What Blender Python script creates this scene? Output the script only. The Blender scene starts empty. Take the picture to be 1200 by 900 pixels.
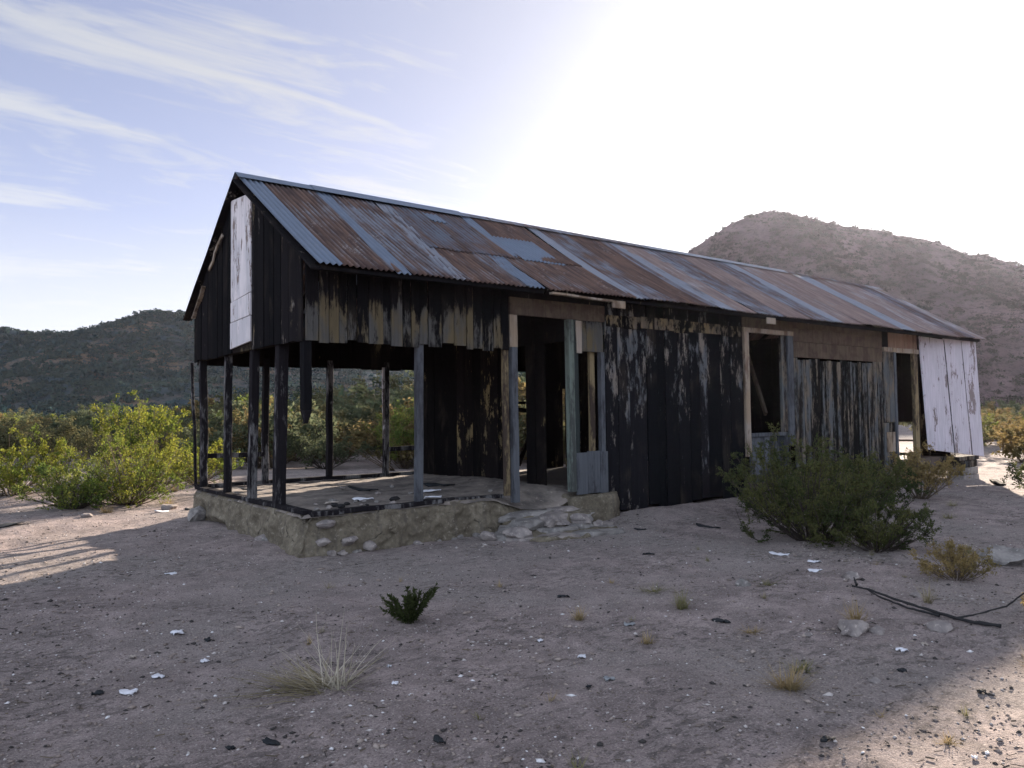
import bpy, bmesh, math, random
import numpy as np
from mathutils import Vector, Matrix, Euler

# ------------------------------------------------------------------ camera, sky, sun, exposure
S = bpy.context.scene
COL = S.collection
YAW, PITCH, ROLL, FPX = 0.91116, 0.036732, -0.012364, 903.04
CAM = Vector((-3.507, -8.4117, 1.6))
FW = Vector((math.cos(YAW), math.sin(YAW), 0))          # horizontal forward
RT = Vector((math.sin(YAW), -math.cos(YAW), 0))         # right
UPV = Vector((0, 0, 1))
def make_camera():
    cd = bpy.data.cameras.new('camera'); co = bpy.data.objects.new('camera', cd); COL.objects.link(co)
    f = FW*math.cos(PITCH) + UPV*math.sin(PITCH)
    u = -FW*math.sin(PITCH) + UPV*math.cos(PITCH)
    r = RT
    c, s = math.cos(ROLL), math.sin(ROLL)
    r2 = r*c + u*s
    u2 = u*c - r*s
    m = Matrix((r2, u2, -f)).transposed().to_4x4(); m.translation = CAM
    co.matrix_world = m
    cd.sensor_width = 36; cd.lens = FPX/1200*36
    cd.clip_start = 0.05; cd.clip_end = 5000
    S.camera = co
make_camera()

SUN_AZ, SUN_EL = math.radians(27.5), math.radians(14.6)   # azimuth from +X towards +Y
SUN = Vector((math.cos(SUN_AZ)*math.cos(SUN_EL), math.sin(SUN_AZ)*math.cos(SUN_EL), math.sin(SUN_EL)))

class NT:
    """small helper to wire node trees"""
    def __init__(self, tree): self.t = tree; self.n = tree.nodes; self.l = tree.links
    def add(self, typ, props=None, **ins):
        nd = self.n.new(typ)
        for k, v in (props or {}).items(): setattr(nd, k, v)
        for k, v in ins.items():
            key = int(k[1:]) if k[0] == 'i' and k[1:].isdigit() else k.replace('_', ' ')
            self.put(nd.inputs[key], v)
        return nd
    def put(self, sock, v):
        if isinstance(v, bpy.types.NodeSocket): self.l.new(v, sock)
        elif isinstance(v, bpy.types.Node): self.l.new(v.outputs[0], sock)
        else:
            if isinstance(v, (tuple, list)) and len(v) == 3 and sock.type == 'RGBA': v = (*v, 1)
            sock.default_value = v
    def math(self, op, a, b=0.0, c=None, clamp=False):
        nd = self.add('ShaderNodeMath', dict(operation=op, use_clamp=clamp), i0=a, i1=b)
        if c is not None: self.put(nd.inputs[2], c)
        return nd.outputs[0]
    def mix(self, f, a, b, blend='MIX'):
        nd = self.n.new('ShaderNodeMix'); nd.data_type = 'RGBA'; nd.blend_type = blend
        self.put(nd.inputs[0], f); self.put(nd.inputs[6], a); self.put(nd.inputs[7], b)
        return nd.outputs[2]
    def noise(self, vec, scale, detail=4, rough=.55, dist=0.0):
        return self.add('ShaderNodeTexNoise', None, Vector=vec, Scale=scale, Detail=detail, Roughness=rough, Distortion=dist).outputs[0]
    def step(self, x, lo, hi):
        nd = self.n.new('ShaderNodeMapRange'); nd.interpolation_type = 'SMOOTHSTEP'
        self.put(nd.inputs[0], x); self.put(nd.inputs[1], lo); self.put(nd.inputs[2], hi)
        nd.inputs[3].default_value = 0; nd.inputs[4].default_value = 1
        return nd.outputs[0]
    def scaled(self, vec, s, rot=(0, 0, 0)):
        return self.add('ShaderNodeMapping', None, Vector=vec, Scale=s, Rotation=rot).outputs[0]

def make_world():
    w = bpy.data.worlds.new('World'); S.world = w; w.use_nodes = True
    T = NT(w.node_tree); T.n.clear()
    sky = T.add('ShaderNodeTexSky', dict(sky_type='NISHITA', sun_disc=False, sun_elevation=SUN_EL,
                sun_rotation=math.pi/2 - SUN_AZ, altitude=800, air_density=1.0, dust_density=.25, ozone_density=2.0)).outputs[0]
    d = T.add('ShaderNodeTexCoord').outputs['Generated']
    sep = T.add('ShaderNodeSeparateXYZ', None, i0=d)
    z = T.math('ADD', T.math('MAXIMUM', sep.outputs[2], 0.0), 0.13)
    px = T.math('DIVIDE', sep.outputs[0], z); py = T.math('DIVIDE', sep.outputs[1], z)
    p = T.add('ShaderNodeCombineXYZ', None, i0=px, i1=py).outputs[0]
    p1 = T.scaled(p, (0.8, 1.9, 1), (0, 0, math.radians(50)))
    n1 = T.noise(p1, 0.85, 7, .58, .9)
    p2 = T.scaled(p, (1.6, 5.5, 1), (0, 0, math.radians(62)))
    n2 = T.noise(p2, 1.1, 8, .62, 1.4)
    m = T.math('ADD', T.math('MULTIPLY', n1, .65), T.math('MULTIPLY', n2, .35))
    dot = T.add('ShaderNodeVectorMath', dict(operation='DOT_PRODUCT'), i0=d, i1=tuple(SUN)).outputs['Value']
    dotc = T.math('MAXIMUM', dot, 0.0)
    low = T.step(sep.outputs[2], .40, .04)
    veil = T.step(T.noise(T.scaled(p, (.45, .8, 1), (0, 0, .7)), 1.3, 6, .6, .6), .40, .62)
    mask = T.math('MAXIMUM', T.math('MAXIMUM', T.step(m, .39, .60), T.math('MULTIPLY', veil, .75)), T.math('MULTIPLY', low, .85))
    g1 = T.math('POWER', dotc, 7.0); g2 = T.math('POWER', dotc, 30.0)
    # clouds near the sun scatter far more light forward
    br = T.math('ADD', T.math('ADD', 3.0, T.math('MULTIPLY', g1, 1.6)), T.math('MULTIPLY', g2, 6.0))
    # back: bright unseen cloud added behind the camera to fill the shade
    lowz = T.step(sep.outputs[2], .45, .05)
    br = T.math('ADD', br, T.math('MULTIPLY', lowz, 1.3))
    back = T.step(T.math('MULTIPLY', dot, -1.0), -.25, .45)
    br = T.math('ADD', br, T.math('MULTIPLY', back, 5.6))
    tintc = T.mix(T.step(dot, .55, .97), (0.95, 0.985, 1.06), (1.0, 0.99, 0.99))
    tintc = T.mix(back, tintc, (.82, .95, 1.16))
    cloud = T.add('ShaderNodeVectorMath', dict(operation='SCALE'), i0=tintc, Scale=br).outputs[0]
    skyt = T.mix(1.0, sky, (1.0, .75, .83), 'MULTIPLY')
    # thin veil that is there even between the clouds
    mk = T.math('MAXIMUM', mask, T.math('ADD', T.math('ADD', .34, T.math('MULTIPLY', back, .4)), T.math('MULTIPLY', g1, .6)), clamp=True)
    colr = T.mix(T.math('MULTIPLY', mk, .93), skyt, cloud)
    bg = T.add('ShaderNodeBackground', None, Color=colr, Strength=0.05)
    out = T.add('ShaderNodeOutputWorld', None, Surface=bg.outputs[0])
make_world()

def make_sun():
    ld = bpy.data.lights.new('sun', 'SUN'); ld.energy = 5.0; ld.angle = math.radians(.8); ld.color = (1.0, .85, .69)
    o = bpy.data.objects.new('sun', ld); COL.objects.link(o)
    o.location = (40, 20, 40)
    o.rotation_euler = SUN.to_track_quat('Z', 'Y').to_euler()
make_sun()
vs = S.view_settings
vs.view_transform = 'Standard'; vs.look = 'None'; vs.gamma = 1; vs.use_curve_mapping = False
vs.exposure = 2.18
S.render.engine = 'CYCLES'
S.cycles.use_denoising = True
S.cycles.max_bounces = 6; S.cycles.diffuse_bounces = 3; S.cycles.glossy_bounces = 2; S.cycles.transparent_max_bounces = 4
S.cycles.sample_clamp_indirect = 4

# ------------------------------------------------------------------ mesh helpers
def tag(o, label=None, cat=None, group=None, kind=None):
    if label: o['label'] = label
    if cat: o['category'] = cat
    if group: o['group'] = group
    if kind: o['kind'] = kind
    return o
def empty(name, loc=(0, 0, 0), parent=None):
    o = bpy.data.objects.new(name, None); COL.objects.link(o); o.location = loc; o.empty_display_size = .2
    if parent: o.parent = parent
    return o
def link(name, me, mats, parent=None, loc=(0, 0, 0)):
    o = bpy.data.objects.new(name, me); COL.objects.link(o); o.location = loc
    if mats is not None:
        for m in (mats if isinstance(mats, (list, tuple)) else [mats]): me.materials.append(m)
    if parent: o.parent = parent
    return o
def np_mesh(name, V, F, mat_idx=None, smooth=False, attr=None):
    """V (n,3), F (m,k) with constant k"""
    V = np.asarray(V, np.float32); F = np.asarray(F, np.int32)
    me = bpy.data.meshes.new(name)
    me.vertices.add(len(V)); me.vertices.foreach_set('co', V.ravel())
    k = F.shape[1]
    me.loops.add(F.size); me.loops.foreach_set('vertex_index', F.ravel())
    me.polygons.add(len(F)); me.polygons.foreach_set('loop_start', np.arange(0, F.size, k, dtype=np.int32))
    if mat_idx is not None: me.polygons.foreach_set('material_index', np.asarray(mat_idx, np.int32))
    if smooth: me.polygons.foreach_set('use_smooth', np.ones(len(F), bool))
    if attr is not None:
        a = me.attributes.new('tint', 'FLOAT', 'POINT'); a.data.foreach_set('value', np.asarray(attr, np.float32))
    me.update(calc_edges=True)
    return me
class MB:
    """collects boxes, beams and planks into one mesh"""
    def __init__(self): self.v = []; self.f = []
    def poly8(self, pts):
        b = len(self.v); self.v += [tuple(p) for p in pts]
        for q in ((3, 2, 1, 0), (4, 5, 6, 7), (0, 1, 5, 4), (1, 2, 6, 5), (2, 3, 7, 6), (3, 0, 4, 7)):
            self.f.append(tuple(b+i for i in q))
    def box(self, x0, x1, y0, y1, z0, z1):
        self.poly8([(x0, y0, z0), (x1, y0, z0), (x1, y1, z0), (x0, y1, z0), (x0, y0, z1), (x1, y0, z1), (x1, y1, z1), (x0, y1, z1)])
    def beam(self, p0, p1, w, h, seg=1, jit=0.0, rng=random, taper=1.0, side=None):
        """square bar from p0 to p1, w across, h the other way"""
        p0, p1 = Vector(p0), Vector(p1); d = (p1-p0).normalized()
        ref = Vector(side) if side else (Vector((0, 0, 1)) if abs(d.z) < .9 else Vector((1, 0, 0)))
        a = d.cross(ref).normalized(); b = a.cross(d).normalized()
        rings = []
        for i in range(seg+1):
            t = i/seg; c = p0.lerp(p1, t); k = 1+(taper-1)*t
            if 0 < i < seg: c = c + a*rng.uniform(-jit, jit) + b*rng.uniform(-jit, jit)
            ww, hh = w*k/2*(1+rng.uniform(-1, 1)*jit*3), h*k/2*(1+rng.uniform(-1, 1)*jit*3)
            base = len(self.v)
            for s1, s2 in ((-1, -1), (1, -1), (1, 1), (-1, 1)): self.v.append(tuple(c + a*s1*ww + b*s2*hh))
            rings.append(base)
        for i in range(seg):
            r0, r1 = rings[i], rings[i+1]
            for k in range(4): self.f.append((r0+k, r0+(k+1) % 4, r1+(k+1) % 4, r1+k))
        self.f.append((rings[0]+3, rings[0]+2, rings[0]+1, rings[0])); e = rings[-1]; self.f.append((e, e+1, e+2, e+3))
    def build(self, name, mat, parent=None, bevel=0.0, loc=(0, 0, 0)):
        me = bpy.data.meshes.new(name); me.from_pydata(self.v, [], self.f); me.update()
        bm = bmesh.new(); bm.from_mesh(me); bmesh.ops.recalc_face_normals(bm, faces=bm.faces)
        if bevel > 0: bmesh.ops.bevel(bm, geom=list(bm.edges), offset=bevel, segments=1, affect='EDGES', profile=.5)
        bm.to_mesh(me); bm.free()
        return link(name, me, mat, parent, loc)

def vnoise(x, y, seed=0):
    """value noise on numpy arrays, about -1..1"""
    x = np.asarray(x, float); y = np.asarray(y, float)
    xi = np.floor(x).astype(np.int64); yi = np.floor(y).astype(np.int64); xf = x-xi; yf = y-yi
    def h(a, b):
        n = (a*374761393 + b*668265263 + seed*974711) & 0xffffffff
        n = ((n ^ (n >> 13))*1274126177) & 0xffffffff
        return ((n ^ (n >> 16)) & 0xffff)/32767.5 - 1
    u = xf*xf*(3-2*xf); v = yf*yf*(3-2*yf)
    return (h(xi, yi)*(1-u)+h(xi+1, yi)*u)*(1-v) + (h(xi, yi+1)*(1-u)+h(xi+1, yi+1)*u)*v
def fbm(x, y, o=4, seed=0):
    s = 0; a = 1.0; t = 0
    for i in range(o): s = s + a*vnoise(x*2**i, y*2**i, seed+i); t += a; a *= .5
    return s/t
def ground_z(x, y):
    x = np.asarray(x, float); y = np.asarray(y, float)
    z = -.012*np.clip(x-4, 0, 14) + .05*fbm(x*.23, y*.23, 2, 3)
    far = np.hypot(x-2, y)
    near = np.exp(-(far/40)**2)
    z = z + near*(.022*vnoise(x*1.1, y*1.1, 7) + .012*vnoise(x*2.7, y*2.7, 8) + .006*vnoise(x*6.5, y*6.5, 9) + .0035*vnoise(x*15, y*15, 10))
    z = z + .09*np.exp(-((y+.1)/.7)**2)*(1/(1+np.exp(-(x-4.6)*4)))*(1/(1+np.exp((x-9.5)*1)))
    # drifts of sand against the slab
    z = z + .05*np.exp(-((x+.1)/.5)**2)*np.exp(-((y-2.2)/3.5)**4)
    z = z + .35*vnoise(x*.02, y*.02, 21)*(1-np.exp(-(far/60)**2))
    return z
def gz(x, y): return float(ground_z(np.array([x]), np.array([y]))[0])

# ------------------------------------------------------------------ materials
MATS = {}
def new_mat(name):
    m = bpy.data.materials.new(name); m.use_nodes = True
    T = NT(m.node_tree); T.n.clear(); MATS[name] = m
    return m, T
def finish(T, color, rough=.9, bump=None, bump_s=.3, bump_d=.01, metal=0.0, spec=.3):
    b = T.add('ShaderNodeBsdfPrincipled', None, Base_Color=color, Roughness=rough, Metallic=metal)
    b.inputs['Specular IOR Level'].default_value = spec
    if bump is not None:
        bn = T.add('ShaderNodeBump', None, Height=bump, Strength=bump_s, Distance=bump_d)
        T.l.new(bn.outputs[0], b.inputs['Normal'])
    T.add('ShaderNodeOutputMaterial', None, Surface=b.outputs[0])
    return b

def wood(name, dark, light, lo=.5, hi=.58, light2=None, zc=None, stretch=.9, fine=24, spec=.03, rough=.95, pscale=3.0):
    """weathered boards: dark char with worn patches of light paint or bare grey wood.
    zc = (z where patches are most frequent, half height, gain)"""
    if dark[0] < .018: dark = tuple(c*.5 for c in dark)
    m, T = new_mat(name)
    p = T.add('ShaderNodeTexCoord').outputs['Object']
    isl = T.add('ShaderNodeNewGeometry').outputs['Random Per Island']
    off = T.add('ShaderNodeCombineXYZ', None, i0=T.math('MULTIPLY', isl, 13.0), i2=T.math('MULTIPLY', isl, 37.0)).outputs[0]
    p = T.add('ShaderNodeVectorMath', dict(operation='ADD'), i0=p, i1=off).outputs[0]
    grain = T.noise(T.scaled(p, (fine*1.6, fine*1.6, 1.4)), 1, 5, .65)
    patch = T.noise(T.scaled(p, (pscale, pscale, stretch)), 1.3, 8, .68, .4)
    chips = T.noise(T.scaled(p, (14, 14, 5)), 1.5, 5, .7)
    x = T.math('ADD', patch, T.math('MULTIPLY', T.math('SUBTRACT', chips, .5), .42))
    x = T.math('ADD', x, T.math('MULTIPLY', T.math('SUBTRACT', grain, .5), .13))
    x = T.math('ADD', x, T.math('MULTIPLY', T.math('SUBTRACT', isl, .5), .16))
    if zc:
        zz = T.add('ShaderNodeSeparateXYZ', None, i0=T.add('ShaderNodeNewGeometry').outputs['Position']).outputs[2]
        q = T.math('DIVIDE', T.math('SUBTRACT', zz, zc[0]), zc[1])
        x = T.math('ADD', x, T.math('MULTIPLY', T.math('SUBTRACT', 1.0, T.math('MINIMUM', T.math('MULTIPLY', q, q), 2.0)), zc[2]))
    mask = T.step(x, lo, hi)
    gr = T.math('ADD', .55, T.math('MULTIPLY', grain, .9))
    dk_ = T.step(T.noise(T.scaled(p, (1.1, 1.1, .55)), 1.6, 6, .62, .5), .52, .74)
    l = light
    if light2: l = T.mix(T.step(T.noise(T.scaled(p, (2, 2, .8)), 1.7, 3), .42, .58), light, light2)
    dk = T.mix(T.math('POWER', isl, 2.0), dark, (dark[0]*2.3, dark[1]*2.0, dark[2]*1.9))
    if dark[0] < .012: dk = T.mix(T.math('MULTIPLY', dk_, T.math('MULTIPLY', grain, .9)), dk, (.05, .039, .031))
    c = T.mix(mask, dk, l)
    c = T.mix(1.0, c, T.add('ShaderNodeCombineColor', None, i0=gr, i1=gr, i2=gr).outputs[0], 'MULTIPLY')
    h = T.math('ADD', T.math('MULTIPLY', grain, .8), T.math('MULTIPLY', mask, .5))
    finish(T, c, rough, h, .55, .012, spec=spec)
    return m
def metal(name, rust_lo, rust_hi, galv, rust=(.145, .088, .068), rust2=(.066, .043, .040), speck=.60):
    m, T = new_mat(name)
    p = T.add('ShaderNodeTexCoord').outputs['Object']
    rnd = T.add('ShaderNodeObjectInfo').outputs['Random']
    val = T.add('ShaderNodeAttribute', dict(attribute_name='tint')).outputs['Fac']      # rustier and darker in the valleys
    off = T.add('ShaderNodeCombineXYZ', None, i0=T.math('MULTIPLY', rnd, 41.0), i1=T.math('MULTIPLY', rnd, 17.0)).outputs[0]
    p = T.add('ShaderNodeVectorMath', dict(operation='ADD'), i0=p, i1=off).outputs[0]
    streak = T.noise(T.scaled(p, (13, .7, .7)), 1.3, 7, .68, .2)
    blot = T.noise(p, 1.7, 6, .62)
    fine = T.noise(p, 26, 4, .6)
    x = T.math('ADD', T.math('MULTIPLY', streak, .55), T.math('MULTIPLY', blot, .45))
    x = T.math('ADD', x, T.math('MULTIPLY', T.math('SUBTRACT', rnd, .5), .12))
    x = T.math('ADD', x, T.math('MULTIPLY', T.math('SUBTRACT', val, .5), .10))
    mask = T.step(x, rust_lo, rust_hi)
    rc = T.mix(T.step(T.noise(T.scaled(p, (9, .9, .9)), 1.5, 6, .65), .36, .64), rust2, rust)
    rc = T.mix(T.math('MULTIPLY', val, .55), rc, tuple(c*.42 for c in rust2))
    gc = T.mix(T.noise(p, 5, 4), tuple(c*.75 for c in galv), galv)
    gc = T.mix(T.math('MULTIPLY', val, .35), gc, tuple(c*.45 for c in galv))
    c = T.mix(mask, gc, rc)
    # pale lichen / old whitewash specks
    sp = T.step(T.math('ADD', T.math('MULTIPLY', fine, .40), T.math('MULTIPLY', T.noise(T.scaled(p, (2.2, .8, .8)), 1.6, 6, .68), .65)), speck, speck+.10)
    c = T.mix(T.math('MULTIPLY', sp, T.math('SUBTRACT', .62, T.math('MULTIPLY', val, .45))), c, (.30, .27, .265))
    rg = T.math('ADD', .55, T.math('MULTIPLY', mask, .38))
    mt = T.math('MULTIPLY', T.math('SUBTRACT', 1.0, mask), .3)
    finish(T, c, rg, T.math('ADD', fine, streak), .25, .004, mt, .18)
    return m
def rock_mat(name, c1, c2, scale=6, bump=.6):
    m, T = new_mat(name)
    p = T.add('ShaderNodeTexCoord').outputs['Object']
    n = T.noise(p, scale, 8, .65); n2 = T.noise(p, scale*5, 5, .6)
    c = T.mix(T.step(n, .35, .65), c1, c2)
    c = T.mix(T.step(n2, .58, .72), c, tuple(x*1.5 for x in c2))
    finish(T, c, .95, T.math('ADD', n, T.math('MULTIPLY', n2, .4)), bump, .03, spec=.15)
    return m
def adobe_mat():
    m, T = new_mat('eroded_adobe')
    p = T.add('ShaderNodeTexCoord').outputs['Object']
    n = T.noise(p, 3.5, 8, .68); n2 = T.noise(p, 22, 6, .7); st = T.noise(T.scaled(p, (6, 6, .8)), 1.5, 6, .65)
    pd = T.add('ShaderNodeVectorMath', dict(operation='ADD'), i0=p, i1=T.add('ShaderNodeVectorMath', dict(operation='SCALE'), i0=T.add('ShaderNodeTexNoise', None, Vector=p, Scale=3.0, Detail=5).outputs['Color'], Scale=.35).outputs[0])
    cr = T.add('ShaderNodeTexVoronoi', dict(feature='DISTANCE_TO_EDGE'), Vector=pd.outputs[0], Scale=3.2).outputs['Distance']
    crack = T.math('MULTIPLY', T.step(T.math('SUBTRACT', .035, cr), 0, .03), T.step(n, .56, .66))
    c = T.mix(T.step(n, .36, .64), (.098, .082, .060), (.17, .145, .108))
    c = T.mix(T.math('MULTIPLY', T.step(st, .52, .68), .6), c, (.075, .064, .055))
    c = T.mix(T.math('MULTIPLY', T.step(n2, .55, .68), .6), c, (.30, .265, .22))
    c = T.mix(T.math('MULTIPLY', T.step(n2, .48, .36), .55), c, (.07, .06, .05))
    c = T.mix(T.math('MULTIPLY', crack, .8), c, (.03, .026, .022))
    h = T.math('SUBTRACT', T.math('ADD', n, T.math('MULTIPLY', n2, .55)), T.math('MULTIPLY', crack, .8))
    finish(T, c, .95, h, .8, .025, spec=.1)
    return m
def plain(name, c, rough=.9, var=.25, scale=9, spec=.2):
    m, T = new_mat(name)
    p = T.add('ShaderNodeTexCoord').outputs['Object']
    n = T.noise(p, scale, 5, .6)
    finish(T, T.mix(n, tuple(x*(1-var) for x in c), tuple(min(1, x*(1+var)) for x in c)), rough, n, .4, .01, spec=spec)
    return m
def leaf(name, c1, c2, c3, trans=.35, tint=False):
    m, T = new_mat(name)
    g = T.add('ShaderNodeNewGeometry').outputs['Random Per Island']
    c = T.mix(g, c1, c2)
    if tint:
        a = T.add('ShaderNodeAttribute', dict(attribute_name='tint')).outputs['Fac']
    else:
        a = T.noise(T.add('ShaderNodeTexCoord').outputs['Object'], 1.7, 3)
        a = T.step(a, .4, .62)
    c = T.mix(a, c, c3)
    d = T.add('ShaderNodeBsdfDiffuse', None, Color=c); t = T.add('ShaderNodeBsdfTranslucent', None, Color=c)
    mx = T.add('ShaderNodeMixShader', None, i0=trans, i1=d.outputs[0], i2=t.outputs[0])
    T.add('ShaderNodeOutputMaterial', None, Surface=mx.outputs[0])
    return m

# ------------------------------------------------------------------ ground
def ground_material():
    m, T = new_mat('desert_soil')
    p = T.add('ShaderNodeTexCoord').outputs['Object']
    big = T.noise(p, .35, 5, .6); mid = T.noise(p, 2.3, 6, .65); fine = T.noise(p, 14, 6, .7); grit = T.noise(p, 75, 4, .75)
    c = T.mix(T.step(mid, .36, .66), (.192, .156, .149), (.322, .262, .249))
    c = T.mix(T.step(big, .40, .66), c, (.24, .208, .195))
    c = T.mix(T.math('MULTIPLY', T.step(fine, .52, .70), .7), c, (.115, .095, .09))
    c = T.mix(T.math('MULTIPLY', T.step(grit, .54, .66), .8), c, (.065, .057, .055))
    c = T.mix(T.math('MULTIPLY', T.step(T.math('SUBTRACT', 1.0, grit), .55, .64), .6), c, (.50, .44, .40))
    # scattered charcoal and plant litter
    dn = T.noise(T.scaled(p, (6, 11, 6), (0, 0, .5)), 1.4, 9, .74, .6)
    lit = T.math('MULTIPLY', T.step(dn, .49, .58), T.step(T.noise(p, .9, 5, .62, .4), .42, .58))
    c = T.mix(T.math('MULTIPLY', lit, .55), c, (.05, .045, .042))
    h = T.math('ADD', T.math('MULTIPLY', fine, 1.0), T.math('ADD', T.math('MULTIPLY', grit, .55), T.math('MULTIPLY', mid, 1.6)))
    finish(T, c, .97, h, .9, .03, spec=.1)
    return m
def axis(fine0, fine1, step, lo, hi, g=1.08):
    a = list(np.arange(fine0, fine1+step/2, step)); s = step; x = fine1
    while x < hi: s *= g; x += s; a.append(x)
    b = []; s = step; x = fine0
    while x > lo: s *= g; x -= s; b.append(x)
    return np.array(b[::-1]+a)
def make_ground():
    xs = axis(-5.0, 8.0, .032, -690, 690); ys = axis(-8.0, 1.5, .032, -690, 690)
    X, Y = np.meshgrid(xs, ys); Z = ground_z(X, Y)
    n, k = len(xs), len(ys)
    i = np.arange(k-1)[:, None]*n + np.arange(n-1)[None]
    F = np.stack([i, i+1, i+n+1, i+n], -1).reshape(-1, 4)
    me = np_mesh('ground', np.stack([X, Y, Z], -1).reshape(-1, 3), F, smooth=True)
    tag(link('ground', me, ground_material()), kind='structure')
make_ground()

# ------------------------------------------------------------------ hills (u = metres to the right of the view, v = metres ahead)
def uv_world(u, v):
    return CAM.x + u*RT.x + v*FW.x, CAM.y + u*RT.y + v*FW.y
R_CREST = [(0.0, -.02), (.0442, .0307), (.1117, .0887), (.1796, .157), (.2384, .2034), (.2588, .2177), (.2814, .2321), (.304, .243), (.3434, .2549),
           (.3933, .2408), (.4488, .23), (.5154, .219), (.5597, .2084), (.5927, .1945), (.626, .1907), (.67, .1756), (.8, .13), (1.1, .05), (1.3, -.02)]
L_CREST = [(-1.3, .10), (-.95, .15), (-.7326, .1181), (-.6658, .1106), (-.6213, .1045), (-.5769, .1039), (-.5436, .1102), (-.5103, .1187), (-.4825, .1273),
           (-.4659, .1304), (-.4436, .129), (-.4125, .1242), (-.3324, .108), (-.2215, .088), (-.1329, .075), (-.0666, .065), (.08, .05), (.25, -.02)]
def hill_height(u, v, crest, v0, vc, seed, gully):
    H = np.interp(u, [a*vc for a, b in crest], [b*vc+1.6 for a, b in crest])
    s = np.clip((v-v0)/(vc-v0), 0, 1)
    b = np.clip((v-vc)/(vc-v0), 0, 2)
    prof = np.where(v <= vc, s**1.25*(1-.0*s), 1-.75*b**1.3)
    nz = fbm(u/38+.3*v/60, v/70, 4, seed)
    z = H*prof*(1+gully*nz*np.clip(1-s, 0, 1)*2.0*np.where(v <= vc, 1, .3))
    z = z + H*.10*fbm(u/22, v/22, 3, seed+9)*s*(1-s)*4*np.where(v <= vc, 1, 0)
    z = z + .5*vnoise(u/6, v/6, seed+5) + .35*vnoise(u/2.7, v/2.7, seed+6)
    return z - .8 + 2.6*s
def hill_mat(name, c1, c2, c3, sc=.06):
    m, T = new_mat(name)
    p = T.add('ShaderNodeTexCoord').outputs['Object']
    a = T.noise(p, sc, 6, .65); b = T.noise(p, sc*8, 6, .7); d = T.noise(p, .9, 5, .7)
    c = T.mix(T.step(a, .4, .62), c1, c2)
    c = T.mix(T.step(b, .5, .66), c, c3)
    c = T.mix(T.math('MULTIPLY', T.step(d, .48, .66), .6), c, tuple(x*.4 for x in c1))
    finish(T, c, .97, T.math('ADD', d, b), .9, .5, spec=.05)
    return m
rs = np.random.default_rng(11)
def clump_template(rng, n=16, flat=.7):
    """a shrub-sized cloud of leaf quads, radius about one"""
    d = rng.normal(size=(n, 3)); d /= np.linalg.norm(d, axis=1)[:, None]; d[:, 2] = np.abs(d[:, 2])
    c = d*rng.uniform(.35, 1, (n, 1))*np.array([1, 1, flat])
    a = rng.normal(size=(n, 3)); a /= np.linalg.norm(a, axis=1)[:, None]
    b = np.cross(a, rng.normal(size=(n, 3))); b /= np.linalg.norm(b, axis=1)[:, None]
    s = rng.uniform(.16, .36, (n, 1))
    q = np.stack([c-a*s, c-b*s*.6, c+a*s, c+b*s*.6], 1)
    return q
def scatter_clumps(P, scale, rng, n=16, flat=.7, tint=None):
    T = [clump_template(rng, n, flat) for _ in range(10)]
    k = rng.integers(0, 10, len(P)); q = np.stack(T)[k]                          # (N, n, 4, 3)
    a = rng.uniform(0, 6.283, len(P)); c, s = np.cos(a), np.sin(a)
    x = q[..., 0]*c[:, None, None] - q[..., 1]*s[:, None, None]; y = q[..., 0]*s[:, None, None] + q[..., 1]*c[:, None, None]
    q = np.stack([x, y, q[..., 2]], -1)*scale[:, None, None, None] + P[:, None, None, :]
    V = q.reshape(-1, 3); F = np.arange(len(V)).reshape(-1, 4)
    t = np.repeat(rng.uniform(0, 1, len(P)) if tint is None else tint, n*4)
    return V, F, t
def make_hill(crest, u0, u1, v0, vc, v1, mat, scrubmat, seed, gully, nscrub, smin, smax, nq=16):
    us = np.arange(u0, u1, 2.2); vv = np.arange(v0-5, v1, 2.2)
    U, Vv = np.meshgrid(us, vv); Z = hill_height(U, Vv, crest, v0, vc, seed, gully)
    X, Y = uv_world(U, Vv); n, k = len(us), len(vv)
    i = np.arange(k-1)[:, None]*n + np.arange(n-1)[None]
    F = np.stack([i, i+1, i+n+1, i+n], -1).reshape(-1, 4)
    tag(link('hill', np_mesh('hill', np.stack([X, Y, Z], -1).reshape(-1, 3), F, smooth=True), mat), kind='structure')
    rng = np.random.default_rng(seed)
    u = rng.uniform(u0, u1, nscrub); v = rng.uniform(v0, vc+14, nscrub)
    keep = rng.uniform(0, 1, nscrub) < .45+.55*(fbm(u/20, v/20, 3, seed+2) > -.12)
    u, v = u[keep], v[keep]
    z = hill_height(u, v, crest, v0, vc, seed, gully); ok = z > .2; u, v, z = u[ok], v[ok], z[ok]
    x, y = uv_world(u, v)
    sc = rng.uniform(smin, smax, len(u))*(1+.6*(rng.uniform(0, 1, len(u)) > .93))
    V, F, t = scatter_clumps(np.stack([x, y, z-.1], -1), sc, rng, nq, .75)
    tag(link('hillside_scrub', np_mesh('hillside_scrub', V, F, attr=t), scrubmat), kind='stuff')
hillR = hill_mat('stony_brown_hillside', (.095, .068, .067), (.15, .105, .104), (.06, .047, .045))
hillL = hill_mat('scrubby_hillside', (.026, .048, .060), (.13, .095, .066), (.02, .040, .050))  # tan patches put the warm sunlit slope into the colour
scrubR = leaf('backlit_hill_scrub', (.03, .032, .024), (.055, .05, .038), (.06, .045, .04), .25, True)
scrubL = leaf('dark_hill_scrub', (.010, .030, .038), (.026, .054, .058), (.04, .06, .05), .1, True)
make_hill(R_CREST, 0, 420, 140, 260, 345, hillR, scrubR, 31, .24, 20000, .6, 1.5, 22)
make_hill(L_CREST, -420, 90, 190, 330, 440, hillL, scrubL, 57, .30, 26000, .8, 2.3, 24)

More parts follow.
